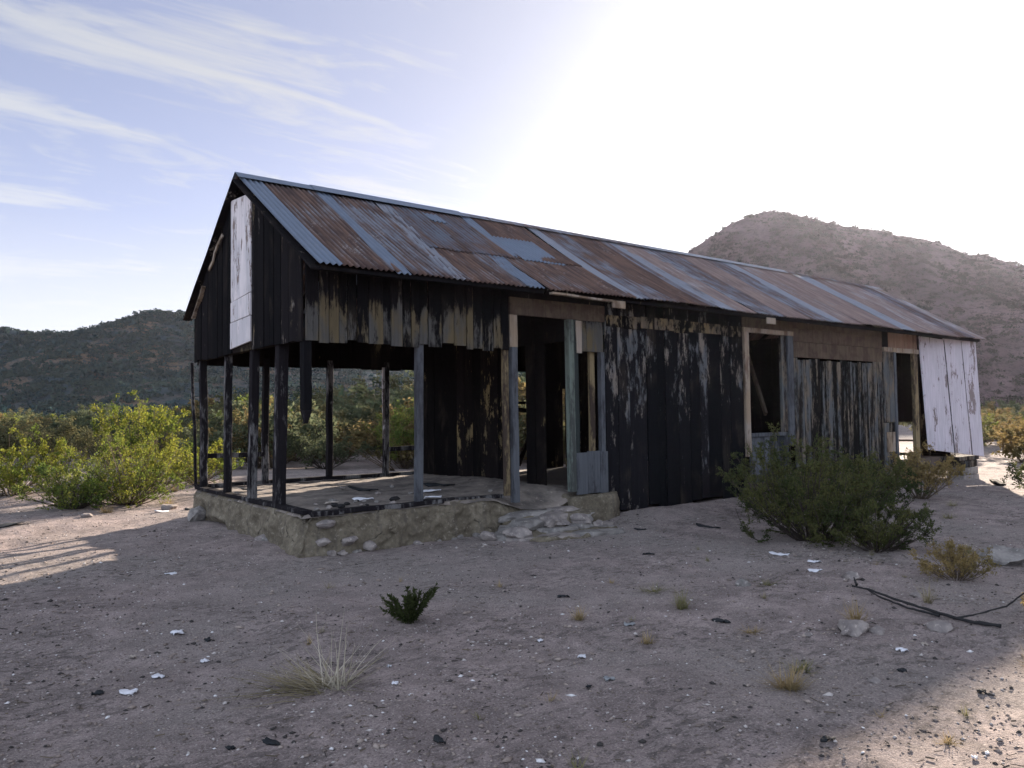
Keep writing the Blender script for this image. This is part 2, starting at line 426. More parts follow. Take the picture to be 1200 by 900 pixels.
# the air: thin haze that the low sun lights up
def make_haze():
    mb = MB(); mb.box(-900, 900, -900, 900, -3.5, 95)
    m, T = new_mat('haze_air')
    pv = T.add('ShaderNodeVolumePrincipled', None, Color=(.78, .82, 1.0), Density=HAZE)
    pv.inputs['Anisotropy'].default_value = .62
    T.add('ShaderNodeOutputMaterial', None, Volume=pv.outputs[0])
    tag(mb.build('haze', m), kind='stuff')
HAZE = .000068
make_haze()

# far plain of scrub that reads as one mass
def make_far_scrub():
    rng = np.random.default_rng(5); n = 5200
    v = 78+150*rng.uniform(0, 1, n)**1.2; u = rng.uniform(-.95, 1.0, n)*v
    x, y = uv_world(u, v)
    P = np.stack([x, y, ground_z(x, y)-.1], -1)
    V, F, t = scatter_clumps(P, rng.uniform(.8, 2.0, n), rng, 30, .85)
    m = leaf('far_plain_scrub', (.085, .095, .045), (.13, .13, .055), (.11, .085, .045), .4, True)
    tag(link('distant_scrub', np_mesh('distant_scrub', V, F, attr=t), m), kind='stuff')
make_far_scrub()

# ------------------------------------------------------------------ the burnt house (long wall on y = 0, gable on x = 0)
HL, HW = 17.35, 4.25
EAVE, EZ, RY, RZ, BY, BZ = -.52, 3.264, 2.144, 4.90, 4.60, 3.22
W_black = wood('charred_black_boards', (.010, .010, .012), (.17, .15, .135), .66, .76, (.12, .095, .06), None)
W_band = wood('charred_band_boards', (.011, .011, .013), (.105, .084, .052), .51, .64, (.075, .072, .068), (2.60, .32, .13), .55, pscale=5)  # worn patches fade upward: charred tops plus painted-in shade below the eave
W_wall = wood('charred_front_boards', (.010, .011, .014), (.155, .135, .118), .585, .69, (.085, .09, .098), (2.4, .75, .075), 1.0, pscale=3.2)
W_grey = wood('weathered_grey_boards', (.016, .016, .016), (.13, .108, .085), .49, .62, (.08, .085, .09), (2.1, 1.6, .03), .35, pscale=5)
W_brown = wood('smoked_brown_boards', (.034, .027, .023), (.095, .073, .055), .46, .64, None, None, stretch=3, fine=14)
W_post = wood('charred_posts', (.014, .014, .017), (.13, .125, .125), .57, .70, None, None, .6)
W_postgrey = wood('blue_grey_posts', (.022, .025, .030), (.085, .09, .10), .42, .62, None, None, .6)
W_pale = wood('pale_bare_wood', (.06, .048, .036), (.24, .185, .135), .40, .58, (.26, .22, .185), None, .6)
W_yellow = wood('scorched_yellow_wood', (.025, .021, .018), (.20, .155, .09), .46, .62, None, None, .6)
W_white = wood('peeling_white_paint', (.09, .08, .075), (.58, .54, .55), .47, .495, (.44, .42, .44), None, .9, spec=.25)
W_siding = wood('white_washed_siding', (.09, .085, .09), (.45, .42, .47), .46, .485, (.42, .395, .44), None, .9, spec=.2)
W_inside = wood('sooty_inside_boards', (.011, .009, .009), (.12, .095, .055), .62, .72, None, None, .9, pscale=2)
M_adobe = adobe_mat()
M_slabtop = rock_mat('dusty_slab', (.10, .088, .08), (.23, .195, .17), 2.2, .9)
M_conc = rock_mat('grey_concrete', (.13, .12, .115), (.25, .23, .215), 5, 1.0)
M_stone = rock_mat('desert_stone', (.16, .14, .135), (.28, .245, .225), 6, .6)
M_rust = metal('rusty_iron', .24, .46, (.20, .22, .26))
M_mixed = metal('half_rusted_iron', .30, .52, (.19, .21, .26))
M_dull = metal('dull_dark_iron', .36, .58, (.12, .135, .175), speck=.66)
M_glarerust = metal('glare_lightened_rusty_iron', .24, .48, (.38, .38, .42), (.25, .18, .16), (.15, .11, .105))  # rust lightened towards pink: glare on the far sheets painted into the colour
M_galv = metal('galvanised_iron', .64, .74, (.165, .20, .265), speck=.66)
M_palegalv = metal('pale_galvanised_iron', .50, .66, (.25, .265, .31), speck=.58)

house = empty('abandoned_house')
tag(house, 'long burnt wooden house with rusty corrugated roof and open porch at its near end', 'house')
rng = random.Random(4)

def boards(mb, axis_, a0, a1, z0, z1, pos, thick=.022, w=(.14, .2), gap=.004, jag=0.0, jagtop=0.0, top=None, lean=0.0, rnd=rng):
    """upright boards along x (axis_ 'x', at y = pos) or along y (axis_ 'y', at x = pos); top(a) overrides z1"""
    a = a0
    while a < a1-.01:
        b = min(a+rnd.uniform(*w), a1)
        if a1-b < .05: b = a1
        d = rnd.uniform(-.009, .009); zb = z0+rnd.uniform(-jag, jag)
        g0, g1 = a+gap/2, b-gap/2
        ta, tb = (top(g0), top(g1)) if top else (z1+rnd.uniform(-jagtop, jagtop),)*2
        tk = thick/2
        pts = []
        for (z_a, z_b, s) in ((zb, zb, 0), (ta, tb, lean)):
            if axis_ == 'x': q = [(g0+s, pos-tk+d, z_a), (g1+s, pos-tk+d, z_b), (g1+s, pos+tk+d, z_b), (g0+s, pos+tk+d, z_a)]
            else: q = [(pos-tk+d, g0, z_a), (pos+tk+d, g0, z_a), (pos+tk+d, g1, z_b), (pos-tk+d, g1, z_b)]
            pts += q
        mb.poly8(pts); a = b
def wall_part(mat, *runs, name='wall', bevel=.002, label=None):
    mb = MB()
    for r in runs: boards(mb, *r[0], **r[1])
    o = mb.build(name, mat, house, bevel)
    if label: o['label'] = label
    return o
def roof_line(y, drop=.0):
    return (EZ+(y-EAVE)*(RZ-EZ)/(RY-EAVE) if y <= RY else RZ-(y-RY)*(RZ-BZ)/(BY-RY)) - drop

# --- foundation of the porch: worn adobe block with a dusty top
def foundation():
    # a grid box with worn edges
    bm = bmesh.new()
    def sheet(f, nu, nv):
        vs_ = [[bm.verts.new(f(i/nu, j/nv)) for j in range(nv+1)] for i in range(nu+1)]
        for i in range(nu):
            for j in range(nv): bm.faces.new((vs_[i][j], vs_[i+1][j], vs_[i+1][j+1], vs_[i][j+1]))
    X1 = 4.4
    pts_cut = lambda x, y: .0
    sheet(lambda a, b: (X1*a, 0, -.35+.80*b), 220, 40)
    sheet(lambda a, b: (0, 4.32*a, -.35+.80*b), 216, 40)
    sheet(lambda a, b: (X1*a, 4.32, -.35+.80*b), 60, 14)
    bmesh.ops.remove_doubles(bm, verts=bm.verts, dist=.0005)
    me = bpy.data.meshes.new('foundation'); bm.to_mesh(me); bm.free()
    n = len(me.vertices); co = np.empty(n*3, np.float32); me.vertices.foreach_get('co', co); co = co.reshape(-1, 3)
    x, y, z = co.T.astype(float)
    front = np.abs(y) < .001; side = np.abs(x) < .001
    hgt = np.clip((z+.0)/.45, 0, 1)
    bulge = .05*fbm(x*1.7+y*1.7, z*2.2, 4, 40)+.035*vnoise((x+y)*7, z*9, 44)+.014*vnoise((x+y)*17, z*19, 46)+.008*vnoise((x+y)*31, z*33, 47)
    bulge = bulge + .06*np.clip(fbm((x+y)*3.1, z*4.5, 3, 48)-.22, 0, .4)*np.clip(1.3-hgt*1.6, 0, 1)
    topw = .07*np.clip((hgt-.72)/.28, 0, 1)**2
    botw = -.05*(1-hgt)**2
    # hollow washed out low down on the gable side, slumped right end on the front
    hol = .22*np.exp(-((y-3.2)/.45)**2)*np.clip(.75-hgt*2.6, 0, 1)*side
    slump = np.clip((x-2.5)/1.2, 0, 1)*front
    corner = .16*np.exp(-(x/.25)**2)*np.exp(-(y/.25)**2)*np.clip(hgt-.2, 0, 1)
    y2 = y + np.where(front, bulge+topw+botw+.14*slump*hgt+corner, 0); x2 = x + np.where(side, bulge+topw+botw+hol+corner, 0)
    dip = np.clip((x-2.7)/.5, 0, 1)*np.clip((4.15-x)/.3, 0, 1)*front
    z2 = z - (.08*slump+.13*dip)*hgt
    me.vertices.foreach_set('co', np.stack([x2, y2, z2], -1).astype(np.float32).ravel()); me.update()
    me.polygons.foreach_set('use_smooth', np.ones(len(me.polygons), bool))
    o = link('foundation', me, M_adobe, house); o['label'] = 'worn tan adobe foundation under the porch'
    # the dusty top
    xs = np.linspace(.02, 4.45, 110); ys = np.linspace(.02, 4.34, 100); X, Y = np.meshgrid(xs, ys)
    edge = np.minimum(np.minimum(X, Y), 4.4-Y)
    Z = .452+.018*fbm(X*1.4, Y*1.4, 4, 61)+.008*vnoise(X*8, Y*8, 62)+.005*vnoise(X*17, Y*17, 63)-.05*np.exp(-(edge/.05)**2)
    Z = Z + .07*np.exp(-((X-3.9)/.5)**2-((Y-2.0)/1.5)**2) - (.07*np.clip((X-2.5)/1.2, 0, 1)+.13*np.clip((X-2.7)/.5, 0, 1)*np.clip((4.15-X)/.3, 0, 1))*np.exp(-(Y/.4)**2)
    n, k = len(xs), len(ys); i = np.arange(k-1)[:, None]*n+np.arange(n-1)[None]
    F = np.stack([i, i+1, i+n+1, i+n], -1).reshape(-1, 4)
    t = link('porch_floor', np_mesh('porch_floor', np.stack([X, Y, Z], -1).reshape(-1, 3), F, smooth=True), M_slabtop, house)
    t['label'] = 'dusty cracked porch floor with rubble'
foundation()
mb = MB(); mb.box(4.45, HL-.05, .06, HW-.05, .1, .40)
mb.build('floor', plain('dark_earth_floor', (.10, .08, .07), var=.4, scale=3), house)

# --- sill timbers round the porch floor
mb = MB()
mb.beam((.06, 4.3, .475), (.10, .12, .47), .12, .05, 8, .008, rng)
mb.build('sill_plate', W_post, house, .004)
mb = MB(); mb.beam((.1, .07, .455), (1.9, .06, .468), .10, .055, 6, .008, rng); mb.beam((1.6, .16, .47), (2.9, .10, .455), .09, .05, 5, .012, rng)
mb.build('sill_plate', W_post, house, .004)
mb = MB(); mb.beam((.05, 4.28, .49), (4.2, 4.28, .49), .12, .06, 6, .006, rng)
mb.build('sill_plate', W_post, house, .004)

# --- porch posts
def post(p0, p1, w, h, mat=W_post, label=None, taper=1.0):
    m = MB(); m.beam(p0, p1, w*.8, h*.8, 6, .007, rng, taper, side=(0, 1, 0))
    o = m.build('post', mat, house, .006)
    if label: o['label'] = label
    return o
post((.09, 4.14, .49), (.07, 4.12, 2.62), .13, .13)
post((.02, 4.30, .47), (-.03, 4.36, 2.45), .05, .06)
post((.09, 2.98, .49), (.09, 2.93, 2.62), .12, .12)
post((.09, 1.95, .49), (.09, 1.82, 2.62), .13, .14)
post((.09, .98, .46), (.09, .86, 2.62), .16, .17, None or W_post)
m = MB(); m.beam((.06, .07, 1.50), (.06, .07, 1.66), .035, .05, 3, .006, rng, 2.8, side=(0, 1, 0)); m.beam((.06, .07, 1.66), (.06, .07, 2.7), .10, .12, 6, .006, rng, side=(0, 1, 0))
o = m.build('post', W_post, house, .006); o['label'] = 'burnt corner post hanging with its foot gone'
post((1.55, .07, .46), (1.57, .06, 2.62), .115, .11, W_postgrey, 'grey weathered porch post')
for x, lab in ((1.11, None), (2.25, None), (3.36, 'charred post with a strip of white paint on its edge')):
    post((x, 4.27, .50), (x+.01, 4.25, 2.55), .12, .12, W_post, lab)
mb = MB(); mb.beam((3.285, 4.20, 1.15), (3.285, 4.19, 2.45), .04, .03, 5, .006, rng, side=(0, 1, 0)); mb.build('paint_strip', W_white, house)
mb = MB(); mb.beam((.12, 4.2, .97), (1.08, 4.22, .96), .05, .075, 3, .006, rng); mb.build('rail', W_post, house, .004)
mb = MB(); mb.beam((3.4, 4.22, .95), (4.55, 4.22, .96), .05, .08, 3, .006, rng); mb.build('rail', W_post, house, .004)

# --- gable wall (x = 0)
mb = MB()
runs = ((0.0, 1.66), (2.48, HW+.02))
for a0, a1 in runs:
    boards(mb, 'y', a0, a1, 2.46, 0, -.012, .024, (.14, .24), .011, .015, 0, lambda y: roof_line(y, .05))
mb.build('gable_wall', W_black, house, .002)
mb = MB()
def wp(y0, y1, zb0, zb1, top):
    x = -.016; tk = .013
    mb.poly8([(x-tk, y0, zb0), (x+tk, y0, zb0), (x+tk, y1, zb1), (x-tk, y1, zb1), (x-tk, y0, top(y0)), (x+tk, y0, top(y0)), (x+tk, y1, top(y1)), (x-tk, y1, top(y1))])
wp(1.67, 2.47, 3.235, 3.18, lambda y: roof_line(y, .06))
wp(1.69, 2.48, 2.93, 2.90, lambda y: 3.225-(y-1.69)*.06)
wp(1.70, 2.50, 2.58, 2.53, lambda y: 2.92-(y-1.7)*.035)
o = mb.build('white_board', W_white, house, .003); o['label'] = 'tall peeling white board on the black gable'
mb = MB(); mb.box(.003, .10, .0, HW, 2.47, 2.60); mb.build('gable_beam', W_inside, house, .004)
mb = MB()
mb.beam((-.055, 2.75, roof_line(2.75, .30)), (-.05, 3.42, roof_line(3.42, .24)), .055, .02, 4, .016, rng, side=(1, 0, 0))
mb.beam((-.055, 3.65, roof_line(3.65, .30)), (-.05, 4.22, roof_line(4.22, .34)), .02, .06, 4, .008, rng, side=(1, 0, 0))
mb.build('peeling_trim', W_pale, house)

# --- front wall (y = 0)
ZT = 3.40
wall_part(W_band, (('x', .02, 2.96, 2.47, ZT, -.012), dict(w=(.10, .2), jag=.04, gap=.009)), label='hanging row of scorched boards over the porch')
mb = MB(); mb.beam((.05, .07, 2.58), (2.95, .07, 2.58), .10, .14, 5, .004, rng); mb.build('beam', W_inside, house)
mb = MB(); mb.box(2.98, 4.80, -.03, .02, 2.955, 3.20); mb.build('lintel', W_brown, house, .004)
mb = MB(); mb.box(2.96, 4.85, -.012, .016, 3.204, ZT); mb.build('wall', W_black, house, .002)
# doorway from the porch step
mb = MB(); mb.beam((3.045, -.005, .36), (3.03, -.005, 2.50), .10, .10, 5, .004, rng, side=(0, 1, 0)); mb.build('door_jamb', W_postgrey, house, .004)
mb = MB(); mb.beam((3.035, -.01, 2.502), (3.03, -.01, 2.952), .13, .05, 3, .004, rng, side=(0, 1, 0)); mb.build('door_jamb', W_pale, house, .003)
mb = MB(); mb.beam((2.93, .03, .46), (2.92, .03, 2.46), .09, .05, 4, .004, rng, side=(0, 1, 0)); mb.build('door_jamb', W_yellow, house, .003)
mb = MB(); mb.beam((4.10, -.01, .43), (4.08, -.01, 2.95), .10, .10, 5, .004, rng, side=(0, 1, 0)); mb.beam((4.205, .0, .42), (4.19, .0, 2.953), .085, .08, 5, .004, rng, side=(0, 1, 0))
mb.build('door_jamb', wood('greenish_door_jamb', (.03, .036, .036), (.13, .155, .135), .45, .62, None, None, .5), house, .004)
mb = MB(); mb.beam((4.235, -.055, 2.46), (4.225, -.055, 2.94), .10, .02, 3, .004, rng, 1.15, side=(0, 1, 0)); mb.build('door_trim', W_pale, house, .002)
wall_part(W_band, (('x', 4.28, 4.78, 2.50, 2.953, -.006), dict(w=(.15, .18), jag=.008)))
# narrow window and the patched sheet under it
mb = MB(); mb.box(4.70, 4.785, -.03, .05, .98, 2.496); mb.build('window_jamb', W_postgrey, house, .004)
mb = MB(); mb.beam((4.62, .10, 1.0), (4.62, .10, 2.5), .10, .05, 3, .004, rng, side=(0, 1, 0)); mb.build('window_jamb', W_yellow, house, .003)
mb = MB(); boards(mb, 'x', 4.15, 4.79, .38, 1.0, -.05, .02, (.18, .26), .004, .012, .01); o = mb.build('patch_panel', W_postgrey, house, .003)
o['label'] = 'blue grey patched panel below the narrow window'
# black stretch of wall
wall_part(W_wall, (('x', 4.80, 8.26, .06, ZT, -.012), dict(w=(.2, .42), jag=.05, gap=.012)), label='black charred wall with grey peeling paint')
mb = MB(); boards(mb, 'x', 4.82, 8.24, 2.90, 3.085, -.034, .014, (.3, .5), .006, .02, .015); mb.build('trim_board', wood('scorched_trim', (.012, .012, .013), (.15, .115, .07), .50, .60, (.11, .09, .07), None, 2.5, fine=10, pscale=5), house)
# window
mb = MB(); mb.box(8.27, 9.86, -.05, .03, 3.0, 3.085); mb.build('window_lintel', W_pale, house, .004)
mb = MB(); mb.beam((8.36, -.03, .75), (8.345, -.03, 2.998), .135, .05, 5, .004, rng, side=(0, 1, 0)); mb.build('window_jamb', W_pale, house, .004)
mb = MB(); mb.box(9.66, 9.85, -.04, .03, .9, 2.998); mb.build('window_jamb', W_postgrey, house, .004)
mb = MB(); mb.box(9.50, 9.652, -.01, .05, 1.16, 2.998); mb.build('window_jamb', W_grey, house, .004)
mb = MB(); mb.box(8.44, 9.53, -.06, .09, 1.10, 1.165); mb.build('window_sill', W_postgrey, house, .004)
wall_part(W_postgrey, (('x', 8.43, 9.66, .25, 1.095, -.008), dict(w=(.16, .24), jag=.02)))
wall_part(W_brown, (('x', 8.27, 9.88, 3.09, ZT, -.010), dict(w=(.8, .81))))
# grey boards under brown planks
wall_part(W_grey, (('x', 9.87, 13.30, .18, 2.575, -.012), dict(w=(.12, .26), jag=.06, jagtop=.03, gap=.012)), label='streaky grey upright boards')
mb = MB(); mb.box(9.885, 13.34, -.022, .014, 2.60, 2.90); mb.box(9.885, 13.34, -.018, .014, 2.905, 3.16); mb.box(9.885, 13.34, -.020, .014, 3.165, ZT)
o = mb.build('wall', W_brown, house, .004); o['label'] = 'smoke browned level planks'
# far doorway
mb = MB(); mb.box(13.36, 14.98, -.06, .03, 2.84, 2.94); mb.build('door_lintel', W_pale, house, .004)
wall_part(wood('orange_faded_boards', (.07, .045, .035), (.20, .13, .095), .4, .6), (('x', 13.62, 14.96, 2.945, ZT, -.010), dict(w=(.3, .4))))
mb = MB(); mb.box(13.34, 13.61, -.02, .02, 2.945, ZT); mb.build('wall', W_black, house)
wall_part(W_grey, (('x', 13.34, 13.82, 1.28, 2.835, -.02), dict(w=(.2, .28))), (('x', 13.34, 13.80, .3, 1.27, -.012), dict(w=(.2, .26), jag=.05)))
mb = MB(); mb.beam((13.86, -.02, .35), (13.84, -.02, 2.838), .09, .08, 4, .004, rng, side=(0, 1, 0)); mb.build('door_jamb', W_postgrey, house, .004)
mb = MB(); mb.box(13.42, 13.80, -.034, -.026, .62, 1.06); o = mb.build('pale_patch', W_pale, house)
mb = MB(); mb.beam((14.86, -.01, .35), (14.84, -.01, 2.838), .18, .07, 4, .004, rng, side=(0, 1, 0)); mb.build('door_jamb', W_yellow, house, .004)
mb = MB(); mb.beam((15.0, .02, .35), (14.98, .02, 3.25), .10, .08, 4, .004, rng, side=(0, 1, 0)); mb.build('door_jamb', W_black, house, .004)
# leaning white siding at the far corner
mb = MB(); ws = [(15.08, 15.20), (16.02, 16.2), (16.72, 16.9), (17.33, 17.42)]
for (t0, b0), (t1, b1) in zip(ws[:-1], ws[1:]):
    f = lambda x, top: -.02-.36*(x-15.0)/2.35-(0 if top else .07)
    zb = lambda x: .62-.25*(x-15.1)/2.3
    mb.poly8([(b0+.03, f(b0, 0), zb(b0)), (b1-.03, f(b1, 0), zb(b1)), (b1-.008, f(b1, 0)+.03, zb(b1)), (b0+.008, f(b0, 0)+.03, zb(b0)),
              (t0+.025, f(t0, 1), 3.27), (t1-.008, f(t1, 1), 3.22), (t1-.008, f(t1, 1)+.03, 3.22), (t0+.008, f(t0, 1)+.03, 3.27)])
o = mb.build('wall', W_siding, house, .004); o['label'] = 'leaning whitewashed siding at the far corner'
mb = MB(); mb.box(16.2, 17.35, -.36, 4.2, .30, .40); mb.build('floor_beam', W_grey, house, .01)
mb = MB()
for (t, b_) in ws[1:-1]:
    f0 = -.02-.36*(b_-15.0)/2.35-.074; f1 = -.02-.36*(t-15.0)/2.35-.004
    mb.beam((b_, f0, .42), (t, f1, 3.2), .026, .012, 5, .006, rng, side=(0, 1, 0))
mb.build('seam_strip', wood('dark_seam', (.03, .03, .033), (.2, .19, .2), .52, .6), house)
# low rubble base under the front wall
# --- walls at the back, at the far end and inside
wall_part(W_inside, (('x', 4.12, 6.35, .35, 3.35, HW), dict(w=(.18, .26))), (('x', 7.69, 7.79, 2.1, 3.35, HW), dict(w=(.18, .26))), (('x', 7.02, 7.70, .35, 3.35, HW), dict(w=(.18, .26))),
          (('x', 7.78, HL, .35, 3.35, HW), dict(w=(.18, .26))), (('x', 6.35, 7.02, 2.45, 3.35, HW), dict(w=(.18, .26))), name='back_wall')
wall_part(W_inside, (('x', .02, 4.12, 2.41, 3.35, HW+.012), dict(w=(.18, .26), jag=.01)), name='back_wall')
mb = MB(); mb.beam((6.35, HW-.06, 1.66), (7.02, HW-.06, 1.60), .04, .09); mb.beam((6.35, HW-.06, 1.80), (7.02, HW-.06, 1.79), .04, .06)
mb.beam((6.38, HW-.10, .5), (7.0, HW-.10, 1.75), .05, .09); mb.build('brace', W_inside, house, .004)
mb = MB()
for a0, a1, z0, z1 in ((0.3, 1.22, .2, 0), (1.85, HW-.02, .2, 0), (1.22, 1.85, 1.22, 0)):
    boards(mb, 'y', a0, a1, z0, z1, HL-.02, .024, (.18, .26), .004, .0, 0, lambda y: roof_line(y, .05))
mb.build('end_wall', W_inside, house)
mb = MB(); mb.beam((HL-.06, 1.2, .73), (HL-.06, 1.87, .72), .03, .05); mb.build('brace', W_pale, house)
mb = MB()
boards(mb, 'y', 1.36, HW-.02, .44, 0, 4.12, .024, (.2, .3), .003, 0, 0, lambda y: roof_line(y, .06))
boards(mb, 'y', .62, 1.06, .44, 0, 4.13, .03, (.2, .24), .003, 0, 0, lambda y: 3.0)
boards(mb, 'y', .02, 1.36, 2.65, 0, 4.12, .024, (.2, .3), .003, 0, 0, lambda y: roof_line(y, .06))
mb.build('partition', wood('smoked_partition', (.010, .009, .010), (.20, .15, .075), .645, .70, (.10, .08, .048), (1.75, 1.4, .02), .8, pscale=1.7), house)
mb = MB()
boards(mb, 'y', .1, 2.2, .4, 0, 10.9, .024, (.2, .3), .003, 0, 0, lambda y: 3.1)
mb.build('partition', W_inside, house); mb = MB()
boards(mb, 'y', 2.6, HW-.03, .4, 0, 13.6, .024, (.2, .3), .003, 0, 0, lambda y: 3.1)
mb.build('partition', W_inside, house)
mb = MB(); mb.beam((9.7, .5, 1.5), (10.3, 1.4, 3.0), .05, .1); mb.beam((9.0, .9, .4), (9.5, 1.0, 2.0), .05, .06); mb.build('brace', W_brown, house, .004)
mb = MB(); mb.beam((14.75, .7, 1.3), (14.7, .7, 2.3), .05, .06); mb.build('brace', W_postgrey, house)

# --- roof
roof = empty('roof', (0, 0, 0), house)
PITCH_C, AMP = .076, .0135
def sheet(side, x0, x1, s0, s1, mat, off=0.0, skew=0.0, rag=.006, seed=0):
    n = max(5, int((x1-x0)/PITCH_C*8)); ms = 8 if s1-s0 > .5 else 5
    ys_, zs_ = (EAVE, EZ) if side == 0 else (BY, BZ)
    d = np.array([RY-ys_, RZ-zs_]); L = np.hypot(*d); nrm = np.array([-d[1], d[0]])/L
    if nrm[1] < 0: nrm = -nrm
    a, s = np.meshgrid(np.linspace(0, 1, n+1), np.linspace(0, 1, ms+1))
    x = x0+(x1-x0)*a
    r = np.random.default_rng(seed+100)
    edge = rag*vnoise(x*7, x*0+seed, 3)
    ss = s0+(s1-s0)*s + np.where(s < .01, edge, 0)
    xx = x + skew*(ss-.5)
    sag = -.035*np.sin(np.pi*np.clip(ss, 0, 1))*np.exp(-((xx-5)/3.5)**2) - .018*np.sin(xx*.9)*np.clip(1-ss, 0, 1) + .006*vnoise(xx*2.3, ss*3+seed, 5)
    lift = off + AMP*np.cos(2*np.pi*xx/PITCH_C) + sag + r.uniform(0, .012)*np.clip(1-(ss-s0)/.15, 0, 1)
    y = ys_+d[0]*ss+nrm[0]*lift; z = zs_+d[1]*ss+nrm[1]*lift
    V = np.stack([xx, y, z], -1).reshape(-1, 3); w = n+1
    i = np.arange(ms)[:, None]*w+np.arange(n)[None]
    F = np.stack([i, i+1, i+w+1, i+w], -1).reshape(-1, 4)
    if side == 1: F = F[:, ::-1]
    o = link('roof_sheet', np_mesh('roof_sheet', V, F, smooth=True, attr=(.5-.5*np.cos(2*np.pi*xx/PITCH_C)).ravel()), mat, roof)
    sd = o.modifiers.new('thickness', 'SOLIDIFY'); sd.thickness = .002; sd.offset = -1
    return o
FS = [  # x0, x1, s0, s1, material, lift, skew : near (gable) end first
 (-.06, .24, -.01, 1, M_galv, .006, 0), (.20, 1.02, .0, 1, M_rust, 0, 0), (.98, 1.17, -.005, 1, M_galv, .006, .10), (1.13, 1.95, .005, 1, M_mixed, 0, 0),
 (1.86, 2.10, 0, 1, M_palegalv, .005, .25), (2.0, 2.75, .0, .42, M_rust, 0, 0), (2.0, 2.75, .37, 1, M_dull, .006, 0), (2.70, 3.06, 0, .42, M_mixed, .003, 0), (2.72, 2.98, .78, .90, M_galv, .012, 0),
 (2.70, 3.52, .38, 1, M_dull, .008, 0), (3.0, 3.30, -.008, .40, M_galv, .008, .25), (3.26, 4.2, .0, .43, M_rust, .001, 0), (3.5, 3.68, .42, 1, M_galv, .010, .12), (3.66, 4.52, .38, .70, M_galv, .014, .1),
 (3.6, 4.9, .40, 1, M_rust, .006, 0), (4.12, 4.95, -.01, .46, M_rust, .002, 0), (4.92, 5.16, -.005, 1, M_palegalv, .008, .05), (5.1, 5.95, 0, 1, M_mixed, 0, 0), (5.9, 6.75, .004, 1, M_rust, .004, 0),
 (6.7, 6.95, 0, 1, M_mixed, .007, 0), (6.9, 7.35, -.004, 1, M_palegalv, .004, -.15), (7.2, 8.0, 0, 1, M_glarerust, .001, 0), (7.95, 8.2, 0, 1, M_palegalv, .006, -.3), (8.1, 8.95, .004, 1, M_mixed, .001, 0), (8.9, 9.75, 0, 1, M_glarerust, .004, 0),
 (9.7, 10.5, -.004, 1, M_mixed, .001, 0), (10.45, 10.85, 0, 1, M_palegalv, .006, 0), (10.8, 11.6, 0, 1, M_glarerust, .002, 0), (11.55, 12.4, .004, 1, M_glarerust, .005, 0), (12.35, 13.2, 0, 1, M_glarerust, .001, 0),
 (13.15, 13.9, 0, 1, M_palegalv, .005, 0), (13.85, 14.7, .003, 1, M_glarerust, .001, 0), (14.65, 15.4, 0, 1, M_glarerust, .005, 0), (15.35, 16.2, 0, 1, M_glarerust, .001, 0), (16.15, 16.95, .004, 1, M_mixed, .005, 0), (16.9, 17.6, 0, 1, M_glarerust, .001, 0)]
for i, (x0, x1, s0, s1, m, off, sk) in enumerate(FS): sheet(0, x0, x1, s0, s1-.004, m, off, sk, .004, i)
x = -.06; i = 0
while x < 17.5:
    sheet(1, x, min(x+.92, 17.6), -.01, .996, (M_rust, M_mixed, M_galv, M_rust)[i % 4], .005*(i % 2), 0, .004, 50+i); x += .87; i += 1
def cap(x0, x1, dz, mat, w=.17):
    mb = MB(); sl = (RZ-EZ)/(RY-EAVE)
    for s in (-1, 1):
        pts = []
        for (dx, dzz) in ((0, 0), (0, .004)):
            for xx, t in ((x0, 0), (x1, 0), (x1, 1), (x0, 1)):
                pts.append((xx, RY+s*w*t, RZ+.03+dz-sl*w*t*1.02+dzz))
        mb.poly8(pts)
    mb.build('ridge_cap', mat, roof)
cap(-.08, 1.02, .008, M_galv); cap(1.0, 3.6, .018, M_galv, .2); cap(3.55, 8.2, .004, M_mixed, .14); cap(8.1, 13.0, .008, M_palegalv, .14); cap(12.9, 17.62, .003, M_mixed, .14)
# rafters, purlins and trim under the sheets
k = 0
for i, x in enumerate(np.arange(.06, 17.4, .82)):
    mb = MB()
    mb.beam((x, EAVE+.10, roof_line(EAVE+.10, .10)), (x, RY, RZ-.10), .045, .10, side=(1, 0, 0)); mb.beam((x, BY-.10, roof_line(BY-.10, .10)), (x, RY+.01, RZ-.102), .044, .10, side=(1, 0, 0))
    mb.build('rafter', W_inside, roof)
for y in (-.38, .55, 1.35, 2.02, 2.3, 3.2, 4.42):
    mb = MB(); z = roof_line(y, .092); mb.beam((-.03, y, z), (17.5, y, z), .07, .04, 12, .004, rng); mb.build('purlin', W_inside, roof)
mb = MB()
mb.beam((-.045, EAVE+.03, roof_line(EAVE+.03, .085)), (-.045, RY, RZ-.075), .025, .13, 4, .004, rng, side=(1, 0, 0)); mb.build('bargeboard', W_black, roof, .002)
mb = MB(); mb.beam((-.045, BY-.02, roof_line(BY-.02, .085)), (-.045, RY+.01, RZ-.078), .025, .14, 4, .004, rng, side=(1, 0, 0)); mb.build('bargeboard', W_black, roof, .002)
mb = MB(); mb.beam((3.32, -.50, 3.215), (4.46, -.505, 3.195), .03, .075, 4, .004, rng, side=(0, 1, 0)); o = mb.build('eave_trim', W_pale, roof, .003); o['label'] = 'pale loose trim board under the eave'
for x0 in (4.50, 8.32):
    mb = MB(); mb.box(x0, x0+.27, -.50, -.475, 3.105, 3.215); mb.build('eave_block', W_pale, roof, .003)
mb = MB(); mb.beam((.0, -.44, 3.22), (3.2, -.44, 3.22), .04, .10, 4, .004, rng, side=(0, 1, 0)); mb.beam((4.8, -.44, 3.22), (17.3, -.44, 3.22), .04, .09, 8, .004, rng, side=(0, 1, 0))
mb.build('eave_board', W_black, roof)

